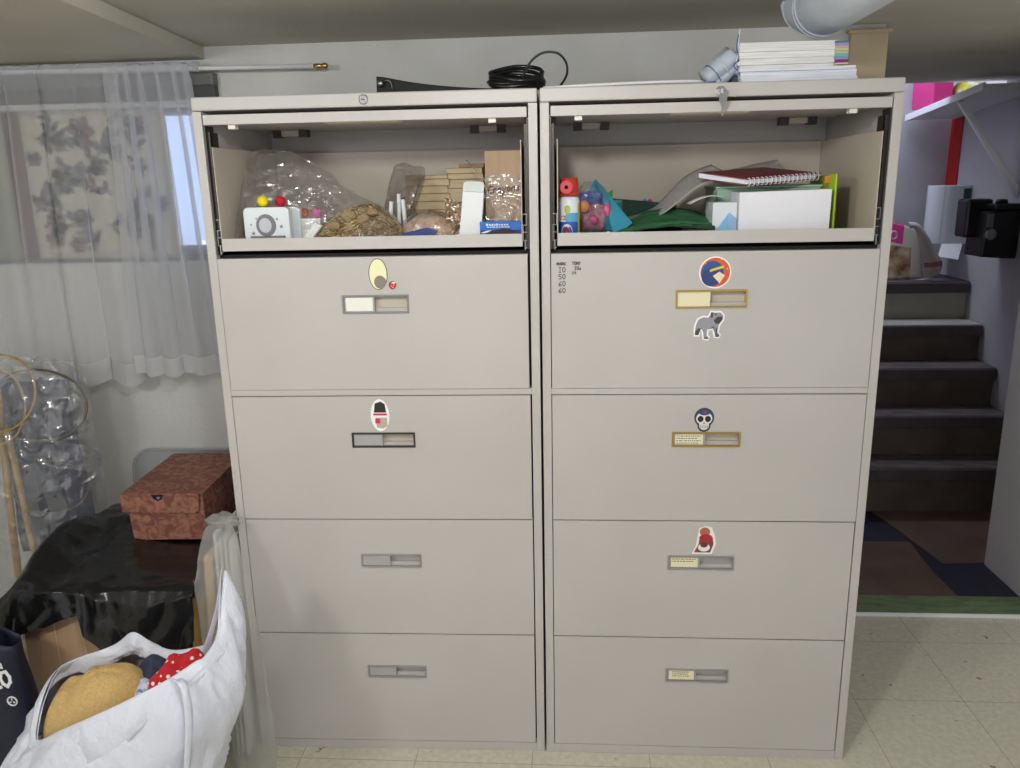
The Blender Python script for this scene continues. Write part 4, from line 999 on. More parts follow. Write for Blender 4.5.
# party bits in a clear bag
pb = thing('bag_of_trinkets', 'clear bag of pink, orange and blue trinkets beside the spray can', 'plastic bag', (0.145, 0.12, FZ))
def tb(u, v):
    a = 2 * PI * u; w = math.sin(PI * (0.12 + 0.80 * v)) ** 0.8
    k = 1 + 0.15 * nz(3 * math.cos(a), 3 * math.sin(a), 3 * v)
    return (0.130 + (0.047 * w * k) * math.cos(a) - 0.014 * v, 0.125 + 0.045 * w * math.sin(a) * k, FZ + 0.002 + 0.128 * v)
MB().grid(crumple(tb, 0.006, 40, 5), 44, 26, cu=True).part('wrap', 'film', pb, smooth=True)
def paperbag(x0, x1, z0, z1, y, rgb, nm):
    MB().grid(lambda u, v: (x0 + (x1 - x0) * u, y + 0.010 * nz(u * 3, v * 3, x0 * 50), z0 + (z1 - z0) * v), 8, 8).part(nm, flat(rgb, 0.5), pb, smooth=True, solid=0.002)
paperbag(0.090, 0.140, 1.410, 1.437, 0.100, (44, 66, 140), 'blue_wrapper')
paperbag(0.096, 0.150, FZ + 0.02, 1.412, 0.112, (150, 74, 104), 'pink_wrapper')
paperbag(0.140, 0.190, FZ + 0.006, 1.418, 0.126, (20, 92, 84), 'teal_wrapper')
MB().ball((0.152, 0.098, 1.396), (0.0085, 0.0085, 0.0145)).part('pink_egg', flat((222, 64, 130), 0.3), pb, smooth=True)
MB().ball((0.100, 0.105, 1.405), (0.013, 0.01, 0.015)).part('orange_egg', flat((226, 138, 84), 0.4), pb, smooth=True)
MB().ball((0.122, 0.096, 1.374), (0.010, 0.009, 0.010)).part('pink_bead', flat((206, 70, 120), 0.3), pb, smooth=True)
MB().ball((0.157, 0.09, FZ + 0.010), (0.015, 0.010, 0.0095), amp=0.5).part('foil_knot', 'chrome', pb, smooth=True)
# turquoise folded tissue: a peaked sheet with real folds
tq = thing('turquoise_tissue', 'peaked turquoise tissue paper folded into a triangle behind the trinket bag', 'tissue paper', (0.17, 0.2, FZ))
A_, B_, C_, D_ = (0.127, 0.130, 1.4655), (0.211, 0.090, 1.3655), (0.172, 0.080, FZ + 0.003), (0.102, 0.150, 1.43)
MB().add([A_, D_, (0.125, 0.165, FZ + 0.004), C_, B_, (0.158, 0.105, 1.405)], [(0, 1, 2), (0, 2, 3), (0, 3, 5), (5, 3, 4), (0, 5, 4)]).part('front_fold', flat((18, 132, 160), 0.6), tq, solid=0.0012)
MB().add([A_, (0.205, 0.15, 1.370), (0.20, 0.16, FZ + 0.002), (0.12, 0.195, FZ + 0.002)], [(0, 1, 2), (0, 2, 3)]).part('rear_fold', flat((30, 170, 190), 0.6), tq, solid=0.0012)
MB().add([(0.155, 0.21, 1.43), (0.172, 0.21, 1.4405), (0.172, 0.212, 1.425), (0.163, 0.212, 1.415), (0.16, 0.22, FZ + 0.003)], [(0, 1, 2, 3), (0, 3, 4)]).solo('green_tissue', flat((52, 150, 60)), 'bit of bright green tissue peeking out behind the turquoise triangle', 'tissue paper', solid=0.001)
# dark green card block and green crepe sheaf
MB().prism([(0.165, 0.28, FZ), (0.345, 0.26, FZ), (0.355, 0.26, 1.350), (0.302, 0.265, 1.4035), (0.232, 0.275, 1.411), (0.172, 0.28, 1.4165)], (0, 0.07, 0)).solo('green_folder', flat((24, 58, 46), 0.8), 'dark green card folder standing at the back of the right compartment', 'folder', bevel=0.002)
for x, rgb, nm in ((0.262, (60, 110, 200), 'blue'), (0.275, (206, 44, 80), 'red'), (0.338, (196, 100, 160), 'pink')):
    hgt = 1.4085 if x < 0.3 else 1.396
    MB().prism([(x - 0.007, 0.336, FZ + 0.05), (x + 0.007, 0.336, FZ + 0.05), (x + 0.007, 0.336, hgt), (x, 0.336, hgt + 0.005), (x - 0.007, 0.336, hgt)], (0, 0.003, 0)).prism([(x - 0.007, 0.336, FZ), (x + 0.007, 0.336, FZ), (x + 0.007, 0.336, FZ + 0.05), (x - 0.007, 0.336, FZ + 0.05)], (0, 0.003, 0)).solo('paper_tag', flat(rgb), nm + ' paper tag just showing above the dark green folder', 'paper tag', 'paper tags behind the green folder')
def crepe(k):
    def fn(u, v):
        x = 0.150 + 0.245 * u; y = 0.055 + 0.006 * k + 0.13 * v
        h = 0.004 + 0.052 * math.sin(PI * min(1, u * 0.72 + 0.02)) ** 1.3 * (0.45 + 0.55 * v) + 0.003 * k
        return (x, y, FZ + h + 0.0025 * math.sin(34 * v + 5 * u + k) + 0.004 * nz(u * 6, v * 6, k))
    return fn
gs = thing('green_crepe', 'sheaf of green crepe paper lying along the front of the right compartment', 'crepe paper', (0.27, 0.12, FZ))
for k, rgb in enumerate(((26, 66, 42), (34, 84, 52), (44, 98, 62))):
    MB().grid(crepe(k), 36, 26).part('sheet', mat('crepe%d' % k, rgb, 0.7, bump=0.3, bscale=120, stretch=(0.2, 3, 1)), gs, smooth=True, solid=0.0015)
MB().tube(smooth_path([(0.30, 0.047, FZ + 0.006), (0.32, 0.045, FZ + 0.0085), (0.345, 0.045, FZ + 0.0085), (0.362, 0.048, FZ + 0.006)], 5), [0.005] * 6 + [0.0065] * 6 + [0.0055] * 4, 10).solo('red_wrapper', flat((196, 50, 60), 0.35), 'small red sweet wrapper tube in front of the green crepe paper', 'wrapper', smooth=True)
MB().ball((0.294, 0.046, FZ + 0.0075), (0.0075, 0.006, 0.0065)).solo('yellow_wrapper', flat((222, 196, 90), 0.35), 'small yellow twist of wrapper touching the red one', 'wrapper', smooth=True)
# newsprint sheet rising to the right
np_ = smooth_path([(0.205, 0, 1.3625), (0.245, 0, 1.368), (0.29, 0, 1.385), (0.325, 0, 1.412), (0.362, 0, 1.441), (0.398, 0, 1.4575), (0.44, 0, 1.468)], 5)
def newsp(u, v):
    t = u * (len(np_) - 1); i = min(int(t), len(np_) - 2); p = np_[i].lerp(np_[i + 1], t - i)
    return (p.x - 0.03 * v * (u - 0.2), 0.15 + 0.13 * v - 0.02 * u, p.z + 0.026 * v * (0.3 + 0.7 * u) + 0.001 * math.sin(40 * v))
MB().grid(newsp, 34, 14).solo('newsprint_sheet', mat('grey_newsprint', (184, 180, 178), 0.9, rgb2=(168, 164, 162), vscale=70, stretch=(6, 0.3, 1)), 'grey newsprint sheet curving up from the green paper to the notebook', 'paper', smooth=True, solid=0.0012)
def curl(u, v): return (0.342 + 0.075 * u, 0.09 + 0.06 * v, 1.395 + 0.028 * math.sin(PI * (0.12 + 0.52 * u)) - 0.01 * v * 0)
MB().grid(curl, 16, 6).solo('curled_paper', 'paper', 'curled white printed slip lying over the small blue-and-white carton', 'paper', smooth=True, solid=0.001)
# small carton
sm = thing('small_carton', 'small white carton with a blue triangle, left of the big white box', 'carton', (0.417, 0.11, FZ))
MB().box(0.3895, 0.4445, 0.066, 0.16, FZ, 1.4085).part('carton', 'white_gloss', sm, bevel=0.0015)
MB().prism([(x, 0.0655, z) for x, z in [(0.391, FZ + 0.006), (0.4265, FZ + 0.006), (0.4265, 1.386)]], (0, 0.0005, 0)).part('blue_triangle', flat((128, 186, 232), 0.4), sm)
MB().prism([(x, 0.0655, z) for x, z in [(0.4270, FZ + 0.006), (0.4440, FZ + 0.006), (0.4440, 1.372), (0.4270, 1.386)]], (0, 0.0005, 0)).part('blue_triangle', flat((150, 182, 214), 0.4), sm)
# white box
wb = thing('white_box', 'large plain white box under the red spiral notebook', 'box', (0.55, 0.12, FZ))
MB().prism([(0.4465, 0.052, FZ), (0.6455, 0.052, FZ), (0.6475, 0.054, 1.4335), (0.4455, 0.054, 1.4300)], (0, 0.10, 0)).part('tray', mat('box_white', (232, 232, 238), 0.6), wb, bevel=0.0012)
# mint folder under the notebook
mf = thing('mint_box', 'pale mint green box behind the white box', 'box', (0.5, 0.24, FZ))
MB().box(0.415, 0.655, 0.162, 0.33, FZ, 1.437).part('body', flat((158, 190, 170), 0.7), mf, bevel=0.0015)
MB().box(0.412, 0.658, 0.159, 0.333, 1.4375, 1.4425).part('lid', flat((170, 204, 184), 0.7), mf, bevel=0.001)
# spiral notebook
nb = bpy.data.objects.new('spiral_notebook', None); C.objects.link(nb)
tag(nb, 'red-covered spiral notebook lying on the white box', 'notebook')
PA, PB, PC, PD = Vector((0.363, 0.13, 1.462)), Vector((0.461, 0.068, 1.4445)), Vector((0.650, 0.150, 1.4550)), Vector((0.545, 0.27, 1.4715))
nb.location = (PA + PC) / 2
def slab(z0, z1, ins, ins_sp):
    ct = (PA + PB + PC + PD) / 4
    q = []
    for p in (PA, PB, PC, PD):
        k = ins_sp if p in (PB, PC) else ins
        q.append(p + (ct - p) * k)
    up_ = Vector((0, 0, 1))
    return [p + up_ * z0 for p in q], up_ * (z1 - z0)
for nm, z0, z1, i1, i2, m in (('back_cover', 0.0, 0.0014, 0, 0.0, flat((120, 52, 54), 0.5)), ('pages', 0.0015, 0.0125, 0.02, 0.075, M['paper_blue']), ('front_cover', 0.0126, 0.0142, 0, 0.0, flat((128, 56, 60), 0.45))):
    q, off = slab(z0, z1, i1, i2); mb = MB().prism(q, off); mb.part(nm, m, nb)
ax = (PC - PB); 
for i in range(17):
    c = PB + ax * ((i + 0.7) / 17.6) + Vector((0, 0, 0.007)); n = Vector((ax.y, -ax.x, 0)).normalized()
    P = [c + n * (-0.002 + 0.0058 * math.cos(a)) + Vector((0, 0, 0.0088)) * math.sin(a) + ax.normalized() * 0.0012 * math.cos(a) for a in [2 * PI * k / 14 for k in range(14)]]
    MB().tube(P, 0.0010, 6, closed=True).part('spiral_ring', 'white_gloss', nb, smooth=True)
# clear roll behind, lime folder
cr = thing('plastic_roll', 'rolled sheet of clear plastic lying behind the red notebook', 'plastic roll', (0.52, 0.36, 1.443))
MB().grid(crumple(lambda u, v: (0.44 + 0.16 * v, 0.365 + 0.03 * math.cos(2 * PI * u), 1.462 + 0.022 * v + (0.012 + 0.010 * v) * math.sin(2 * PI * u)), 0.003, 40, 3), 26, 20, cu=True).part('sheet', 'film_soft', cr, smooth=True)
lf_ = thing('lime_folder', 'lime green folder standing on edge at the right end of the compartment', 'folder', (0.664, 0.16, FZ))
MB().box(0.6570, 0.6600, 0.066, 0.115, FZ, 1.4665).part('cover', flat((176, 206, 40), 0.4), lf_, bevel=0.0006)
MB().box(0.6606, 0.6630, 0.070, 0.27, FZ, 1.462).part('cover', flat((150, 176, 40), 0.4), lf_, bevel=0.0006)
MB().box(0.6455, 0.6566, 0.105, 0.112, 1.446, 1.4615).part('tab', flat((206, 130, 60), 0.5), lf_)

# ================================================================== stairwell
NO = [(1.59, 0.213), (1.76, 0.401), (1.93, 0.581), (2.10, 0.755), (2.27, 0.941)]
sw = thing('staircase', 'dark painted wooden staircase rising behind the filing cabinets', 'staircase', (1.5, 1.95, 0))
pz = 0.0
for i, (y, z) in enumerate(NO):
    yn = NO[i + 1][0] + 0.03 if i < 4 else 2.638
    MB().box(0.94, 2.046, y, yn + 0.015, z - 0.056, z - 0.003).part('tread', 'tread', sw, bevel=0.006)
    MB().box(0.945, 2.044, y + 0.012, yn, z - 0.004, z).part('tread_top', 'worn' if i < 3 else ('riser_light' if i == 3 else 'tread'), sw)
    MB().box(0.94, 2.046, y + 0.03, y + 0.045, pz, z - 0.056).part('riser', 'riser_light' if i == 4 else 'riser_dark', sw)
    pz = z - 0.003
# brown floor sheets
for nm, pts in (('brown floor sheet with a slanted edge nearest the green threshold', [(0.94, 0.85), (1.44, 0.85), (1.435, 1.015), (1.438, 1.12), (1.454, 1.30), (0.94, 1.30)]),
                ('brown floor sheet lying against the bottom stair riser', [(1.417, 1.612), (1.50, 1.115), (1.655, 1.127), (2.04, 1.15), (2.04, 1.612)])):
    MB().prism([(x, y, 0.0005) for x, y in pts], (0, 0, 0.0045)).solo('floor_sheet', 'brown_mat', nm, 'floor sheet', 'brown floor sheets at the stair foot')
# shelf with bracket
sh = thing('wall_shelf', 'white painted wall shelf beside the stairs on a diagonal brace', 'shelf', (1.92, 2.1, 1.76))
MB().prism([(1.80, 2.63, 1.726), (1.80, 1.85, 1.7987), (2.048, 1.85, 1.7987), (2.048, 2.63, 1.726)], (0, 0.002, 0.02)).part('board', 'white', sh, bevel=0.002)
MB().prism([(1.795, 2.63, 1.720), (1.795, 1.85, 1.7927), (1.795, 1.85, 1.8247), (1.795, 2.63, 1.752)], (0.012, 0, 0)).part('front_edge', 'white', sh, bevel=0.002)
MB().prism([(1.815, 2.105, 1.772), (1.845, 2.10, 1.772), (2.048, 1.955, 1.395), (2.048, 1.955, 1.345)], (0, 0.022, 0)).part('brace', 'white', sh, bevel=0.002)
bn = thing('pink_bin', 'bright pink storage bin on the shelf above the stairs', 'bin', (1.9, 2.45, 1.78))
def slopez(y): return 1.7465 + (2.63 - y) * (1.822 - 1.726) / 1.03 + 0.002
MB().prism([(1.815, 2.36, slopez(2.36)), (1.90, 2.36, slopez(2.36)), (1.905, 2.36, 1.95), (1.81, 2.36, 1.95)], (0, 0.25, 0)).part('body', flat((200, 44, 122), 0.5), bn, bevel=0.006)
MB().box(1.80, 1.915, 2.35, 2.62, 1.951, 1.966).part('rim', flat((206, 58, 132), 0.5), bn, bevel=0.004)
gb_ = thing('green_bag', 'crumpled lime green and white bag beside the pink bin', 'bag', (1.97, 2.45, 1.77))
MB().ball((1.975, 2.40, slopez(2.4) + 0.062), (0.060, 0.09, 0.058), 24, 18, amp=0.25).part('bag', mat('lime_print', (190, 196, 60), 0.5, rgb2=(226, 228, 206), vscale=14, sharp=(0.52, 0.6)), gb_, smooth=True)
# paper towel dispenser
pt = thing('towel_dispenser', 'white curved paper towel dispenser on the stairwell wall', 'dispenser', (1.98, 2.45, 1.09))
def disp(u, v):
    a = PI * u; return (2.048 - 0.165 * math.sin(a) ** 0.5, 2.375 + 0.18 * (1 - math.cos(a)) / 2, 1.115 + 0.285 * v)
mb = MB().grid(disp, 24, 10)
for e in (0, 1): mb.add([disp(i / 24, e) for i in range(25)], [tuple(range(25))])
mb.part('cover', 'white_gloss', pt, smooth=False, bevel=0.003)
MB().prism([disp(0.18, 0.0), disp(0.18, 1.0), tuple(Vector(disp(0.18, 1.0)) + Vector((-0.0012, 0.003, 0))), tuple(Vector(disp(0.18, 0)) + Vector((-0.0012, 0.003, 0)))], (-0.001, -0.001, 0)).part('seam', flat((180, 186, 190)), pt)
MB().box(2.012, 2.045, 2.3715, 2.3755, 1.30, 1.385).part('side_slot', flat((46, 80, 76), 0.4), pt)
MB().box(1.925, 1.935, 2.536, 2.545, 1.22, 1.36).part('side_slot', flat((46, 80, 76), 0.4), pt)
MB().add([(1.93, 2.37, 1.118), (2.03, 2.37, 1.118), (1.985, 2.30, 1.045), (1.90, 2.33, 1.06)], [(0, 1, 2, 3)]).part('paper_sheet', 'paper', pt, 'torn end of the paper towel', solid=0.001)
# black wall box
bk = thing('black_box', 'black plastic box on the stairwell wall in front of the towel dispenser', 'box', (1.96, 1.95, 1.09))
MB().prism([(1.892, 1.90, 1.095), (2.046, 1.90, 1.085), (2.046, 1.90, 1.300), (1.900, 1.90, 1.292)], (0, 0.16, 0)).part('body', 'black', bk, bevel=0.008)
MB().box(1.852, 1.965, 1.985, 2.09, 1.175, 1.345).part('arm', 'black', bk, bevel=0.012)
MB().box(1.93, 2.046, 1.895, 2.05, 1.300, 1.325).part('lid', 'black', bk, bevel=0.006)
MB().lathe([(0.0, 1.325), (0.026, 1.325), (0.022, 1.343), (0.0, 1.345)], (1.985, 1.96, 0), 18).part('knob', 'black', bk, smooth=True)
MB().lathe([(0.0, -0.004), (0.020, -0.004), (0.026, 0.0), (0.026, 0.004)], (1.926, 1.90, 1.195), 22, 0, 'y').part('clear_dial', 'chrome', bk, smooth=True)
MB().box(1.903, 1.928, 1.896, 1.9005, 1.225, 1.285).part('window_strip', flat((120, 122, 128), 0.2), bk)
# folded printed bag on the top stair
pg = thing('shopping_bag', 'slumped paper-backed shopping bag with a pink band on the top stair', 'bag', (1.80, 2.33, 0.942))
def bagw(u, v):
    a = 2 * PI * u
    w = 0.115 * (1 - 0.25 * v); d = 0.055 * (1 - 0.5 * v)
    return (1.755 + w * math.cos(a) + 0.02 * v, 2.42 + d * math.sin(a) + 0.03 * v, 0.9425 + 0.29 * v * (1 - 0.10 * (1 + math.cos(a)) * v) + 0.006 * nz(3 * math.cos(a), 3 * math.sin(a), v * 4))
def bagm(u, v):
    if v > 0.62 and 0.45 < u < 0.72: return 1
    if v < 0.55 and 0.45 < u < 0.80 and True: return 2
    return 0
mb = MB().grid(bagw, 40, 22, cu=True, mfn=bagm)
mb.part('body', [flat((206, 200, 186), 0.7), flat((214, 56, 140), 0.5), mat('brown_photo_print', (120, 80, 54), 0.7, rgb2=(206, 186, 150), vscale=16)], pg, smooth=True, solid=0.002)
fl_ = smooth_path([(1.745, 2.345, 1.228), (1.785, 2.32, 1.222), (1.835, 2.31, 1.16), (1.875, 2.31, 1.09), (1.915, 2.31, 1.03), (1.900, 2.32, 0.965), (1.80, 2.33, 0.946)], 5)
def flapf(u, v):
    t = u * (len(fl_) - 1); i = min(int(t), len(fl_) - 2); p = fl_[i].lerp(fl_[i + 1], t - i)
    return (p.x + (1.755 + 0.10 * u - p.x) * 0.92 * v, p.y - 0.020 * math.sin(PI * v), p.z - 0.03 * v * (1 - u))
MB().grid(flapf, 30, 12, mfn=lambda u, v: 1 if 0.60 < u < 0.70 else 0).part('flap', [flat((176, 168, 160), 0.8), flat((150, 96, 104), 0.7)], pg, smooth=True, solid=0.003)
MB().tube([(1.690 + 0.017 * math.cos(a), 2.364, 1.165 + 0.019 * math.sin(a)) for a in [2 * PI * i / 18 for i in range(18)]], 0.0045, 6, closed=True).part('ring_emblem', 'white', pg)

# ================================================================== pile to the left of the cabinets
# frosted lid leaning on the wall
fx = thing('frosted_sheet', 'large rounded frosted plastic sheet leaning on the wall behind the shoebox', 'plastic sheet', (-1.15, 0.55, 0))
P = rounded(-1.355, -0.80, 0.02, 0.642, 0.06, 7)
def lean(x, z): return (x, 0.50 + 0.085 * z / 0.668, z)
MB().prism([lean(x, z) for x, z in P], (0, 0.005, 0)).part('sheet', 'acrylic', fx)
MB().tube([tuple(Vector(lean(x, z)) + Vector((0, -0.002, 0))) for x, z in P], 0.0055, 8, closed=True).part('rim', 'acrylic', fx, smooth=True)

# cardboard box under the black bag
bx = thing('cardboard_box', 'big plain cardboard box on the floor under the black plastic sheeting', 'box', (-1.14, 0.22, 0))
MB().prism([(-1.37, -0.03, 0.001), (-0.935, -0.03, 0.001), (-0.935, -0.03, 0.455), (-1.365, -0.03, 0.455)], (0, 0.47, 0)).part('body', 'cardboard', bx, bevel=0.003)
MB().prism([(-1.345, -0.036, 0.10), (-1.10, -0.036, 0.10), (-1.085, -0.036, 0.37), (-1.13, -0.034, 0.43), (-1.31, -0.034, 0.43)], (0, 0.004, 0)).part('front_flap', mat('cardboard_flap', (188, 156, 124), 0.8, rgb2=(178, 146, 114), vscale=9, stretch=(7, 1, 0.5)), bx, bevel=0.001)
for x in (-1.275, -1.20): MB().box(x, x + 0.0025, -0.0372, -0.036, 0.11, 0.425).part('crease', flat((206, 182, 154), 0.8), bx)

# black plastic sheeting draped over it
def drape(u, v):
    # u across (left to right), v: 0 back edge -> top -> front hem
    xl, xr = -1.50, -0.885
    x = xl + (xr - xl) * u
    if v < 0.5:
        t = v / 0.5; y = 0.46 - 0.50 * t; z = 0.490
    else:
        t = (v - 0.5) / 0.5
        hem = 0.13 + 0.10 * max(0, math.sin(PI * (u - 0.52) / 0.48)) if u > 0.52 else 0.10 + 0.03 * math.sin(9 * u)
        if u < 0.22: hem = 0.19
        y = -0.045 - 0.02 * t; z = 0.487 - hem * t
    # rounded fold at the front edge
    e = max(0.0, 1 - abs(v - 0.5) / 0.09); z -= 0.012 * e; y += 0.010 * e
    # the sheet sinks beyond the box on the left, rises to a hump at the back left
    if u < 0.25:
        d = (0.25 - u) / 0.25; z -= 0.20 * d ** 1.4 * (1 if v < 0.5 else 0.8); y -= 0.03 * d
    hump = math.exp(-((u - 0.42) / 0.20) ** 2 - ((v - 0.10) / 0.22) ** 2)
    z += 0.035 * hump
    hump2 = math.exp(-((u - 0.25) / 0.10) ** 2 - ((v - 0.30) / 0.15) ** 2); z += 0.07 * hump2
    if not (0.45 < u < 0.97 and 0.05 < v < 0.46):
        z += 0.012 * nz(x * 9, y * 9, v * 3) + 0.006 * nz(x * 22, y * 22, v * 7)
    if v >= 0.5:
        y -= 0.014 * abs(nz(x * 11 + 4, v * 2.5, 2.0)) + 0.008 * nz(x * 26, v * 5)
    z = max(z, 0.003)
    return (x, y, z)
MB().grid(drape, 90, 80).solo('black_plastic', 'black_bag', 'black plastic sheeting draped over the cardboard box, shoebox on top of it', 'plastic sheet', smooth=True, solid=0.0015)

# shoebox
sb = thing('shoebox', 'red-brown swirl-patterned shoebox lying on the black plastic', 'shoebox', (-1.076, 0.378, 0.4995), math.radians(3.0))
w2, d2, hb = 0.112, 0.170, 0.142
MB().prism([(-w2 + 0.012, -d2, 0), (w2, -d2, 0), (w2 - 0.004, -d2, hb - 0.004), (-w2 + 0.002, -d2, hb - 0.004)], (0, 2 * d2, 0)).build('box', 'shoebox', sb, bevel=0.0012)
ld = MB().prism([(-w2 - 0.008, -d2 - 0.008, hb - 0.003), (w2 + 0.002, -d2 - 0.008, hb - 0.003), (w2 + 0.002, d2 - 0.002, hb - 0.003), (w2 - 0.042, d2 + 0.002, hb - 0.003), (w2 - 0.050, d2 - 0.008, hb - 0.003), (w2 - 0.064, d2 - 0.008, hb - 0.003), (w2 - 0.072, d2 + 0.002, hb - 0.003), (-w2 - 0.004, d2 + 0.002, hb - 0.003)], (0, 0, 0.003)).build('lid', 'shoebox', sb, bevel=0.0006)
# front tongue of the lid with a finger notch
fr_ = [(-w2 - 0.008, hb), (-w2 - 0.006, hb - 0.052), (w2 - 0.028, hb - 0.058), (w2 - 0.014, hb - 0.050), (w2 - 0.010, hb), (0.004, hb), (-0.001, hb - 0.015), (-0.014, hb - 0.022), (-0.027, hb - 0.015), (-0.033, hb)]
MB().prism([(x, -d2 - 0.0105, z) for x, z in fr_], (0, 0.0030, 0)).build('lid_tongue', 'shoebox', ld)
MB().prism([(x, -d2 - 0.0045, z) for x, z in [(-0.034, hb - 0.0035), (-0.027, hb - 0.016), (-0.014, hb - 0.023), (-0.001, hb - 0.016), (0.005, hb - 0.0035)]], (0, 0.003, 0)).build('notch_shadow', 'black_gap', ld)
MB().prism([(x, -d2 - 0.0052, z) for x, z in [(-0.021, hb - 0.013), (-0.014, hb - 0.019), (-0.008, hb - 0.013), (-0.012, hb - 0.009)]], (0, 0.0005, 0)).build('lining_paper', flat((116, 96, 170)), sb)

# boards and wrapped canvases between box and cabinet
MB().prism([(-0.872, -0.055, 0.001), (-0.846, -0.055, 0.001), (-0.838, -0.015, 0.560), (-0.862, -0.015, 0.560)], (0, 0.36, 0)).solo('wooden_board', 'wood', 'taller pale wooden board on edge left of the wrapped canvases', 'board', 'wooden boards beside the cabinet', bevel=0.001)
MB().prism([(-0.918, -0.060, 0.001), (-0.882, -0.060, 0.001), (-0.874, -0.025, 0.44), (-0.906, -0.025, 0.44)], (0, 0.30, 0)).solo('wooden_board', 'wood2', 'shorter golden wooden board on edge against the cardboard box', 'board', 'wooden boards beside the cabinet', bevel=0.001)
for i, nm in enumerate(('leftmost', 'second', 'third', 'rightmost')):
    x = -0.8335 + i * 0.0125
    t = thing('canvas_panel', nm + ' of four thin white canvas panels in the clear wrap', 'canvas panel', (x, 0.15, 0), 0, 'wrapped canvas panels')
    dz = (0.018, 0.004, 0.012, 0.0)[i]
    MB().prism([(x, -0.045, 0.003), (x + 0.0085, -0.045, 0.003), (x + 0.0085 + 0.012, -0.035, 0.615 + dz), (x + 0.012, -0.035, 0.615 + dz)], (0, 0.42, 0)).part('panel', 'canvas', t, bevel=0.0012)
lw = smooth_path([(-0.853, -0.075, 0.52), (-0.842, -0.07, 0.60), (-0.826, -0.06, 0.655), (-0.805, -0.06, 0.672), (-0.765, -0.06, 0.685), (-0.735, -0.09, 0.645), (-0.705, -0.12, 0.52), (-0.685, -0.13, 0.40), (-0.674, -0.14, 0.24), (-0.672, -0.14, 0.09), (-0.695, -0.13, 0.012), (-0.765, -0.10, 0.004)], 5)
def wrapf(u, v):
    t = u * (len(lw) - 1); i = min(int(t), len(lw) - 2); p = lw[i].lerp(lw[i + 1], t - i)
    c = Vector((-0.846 - 0.02 * (1 - u), -0.075, 0.52 * (1 - u) + 0.006))
    q = c.lerp(p, v)
    return (q.x, q.y - 0.028 * math.sin(PI * v) * (0.4 + u), q.z)
wp = thing('plastic_wrap', 'loose clear plastic wrap around the white canvas panels against the cabinet', 'plastic wrap', (-0.78, -0.09, 0))
MB().grid(crumple(wrapf, 0.006, 14, 3), 60, 26).part('front', 'film_soft', wp, smooth=True)
MB().ball((-0.785, -0.045, 0.672), (0.040, 0.028, 0.018), 20, 12, amp=0.5).part('bunched_top', 'film_soft', wp, smooth=True)

# white carrier bag with an open mouth
RIM = [(-1.07, -0.42, 0.335), (-1.066, -0.4, 0.384), (-1.066, -0.37, 0.417), (-1.068, -0.32, 0.435), (-1.045, -0.28, 0.437), (-1.016, -0.25, 0.437), (-0.98, -0.235, 0.449), (-0.943, -0.23, 0.475), (-0.905, -0.23, 0.452), (-0.863, -0.225, 0.427), (-0.805, -0.22, 0.43), (-0.76, -0.225, 0.455), (-0.725, -0.235, 0.55), (-0.703, -0.255, 0.640), (-0.696, -0.275, 0.648), (-0.694, -0.31, 0.590), (-0.690, -0.35, 0.540), (-0.697, -0.395, 0.522), (-0.709, -0.41, 0.520), (-0.731, -0.43, 0.510), (-0.773, -0.455, 0.492), (-0.828, -0.475, 0.470), (-0.903, -0.48, 0.434), (-0.987, -0.46, 0.384), (-1.038, -0.44, 0.348)]
NR = 116
rim = smooth_path(RIM, 4, closed=True)
ctr = Vector((-0.885, -0.335, 0)); cbl = Vector((-0.945, -0.345, 0))
def bagfn(u, v):
    t = u * len(rim); i = int(t) % len(rim); p = rim[i].lerp(rim[(i + 1) % len(rim)], t - int(t))
    d = Vector((p.x - ctr.x, p.y - ctr.y, 0)); ang = math.atan2(d.y, d.x)
    base = cbl + Vector((0.16 * math.cos(ang), 0.12 * math.sin(ang), 0.004))
    bul = cbl + Vector(((0.262 if math.cos(ang) < 0 else 0.225) * math.cos(ang), 0.185 * math.sin(ang), 0.22))
    w = 1 - v
    if w < 0.5: q = p.lerp(bul, 0.0) * (1 - 2 * w) ** 1 + (bul.lerp(p, 0.25) * 1.0) * (2 * w) if False else p.lerp(bul, smooth01(w / 0.5))
    else: q = bul.lerp(base, smooth01((w - 0.5) / 0.5))
    n = d.normalized()
    k = min(1.0, w * 8) 
    fold = 0.014 * nz(ang * 3.2, w * 3.0, 1) + 0.020 * (0.35 - abs(nz(ang * 3.6 + w * 5, w * 4.2, 5))) + 0.012 * (0.3 - abs(nz(ang * 9 - w * 9, w * 8, 9)))
    if math.cos(ang) > 0: q = q + Vector((0.060, -0.01, 0)) * math.cos(ang) ** 2 * math.exp(-((w - 0.20) / 0.14) ** 2)
    q = q + n * fold * k
    return (q.x, q.y, max(q.z, 0.003))
def smooth01(t): return t * t * (3 - 2 * t)
cg = thing('carrier_bag', 'open white plastic carrier bag in front of the cardboard box', 'carrier bag', (ctr.x, ctr.y, 0))
MB().grid(bagfn, NR, 46, cu=True).part('bag', 'white_bag', cg, smooth=True, solid=0.0012)
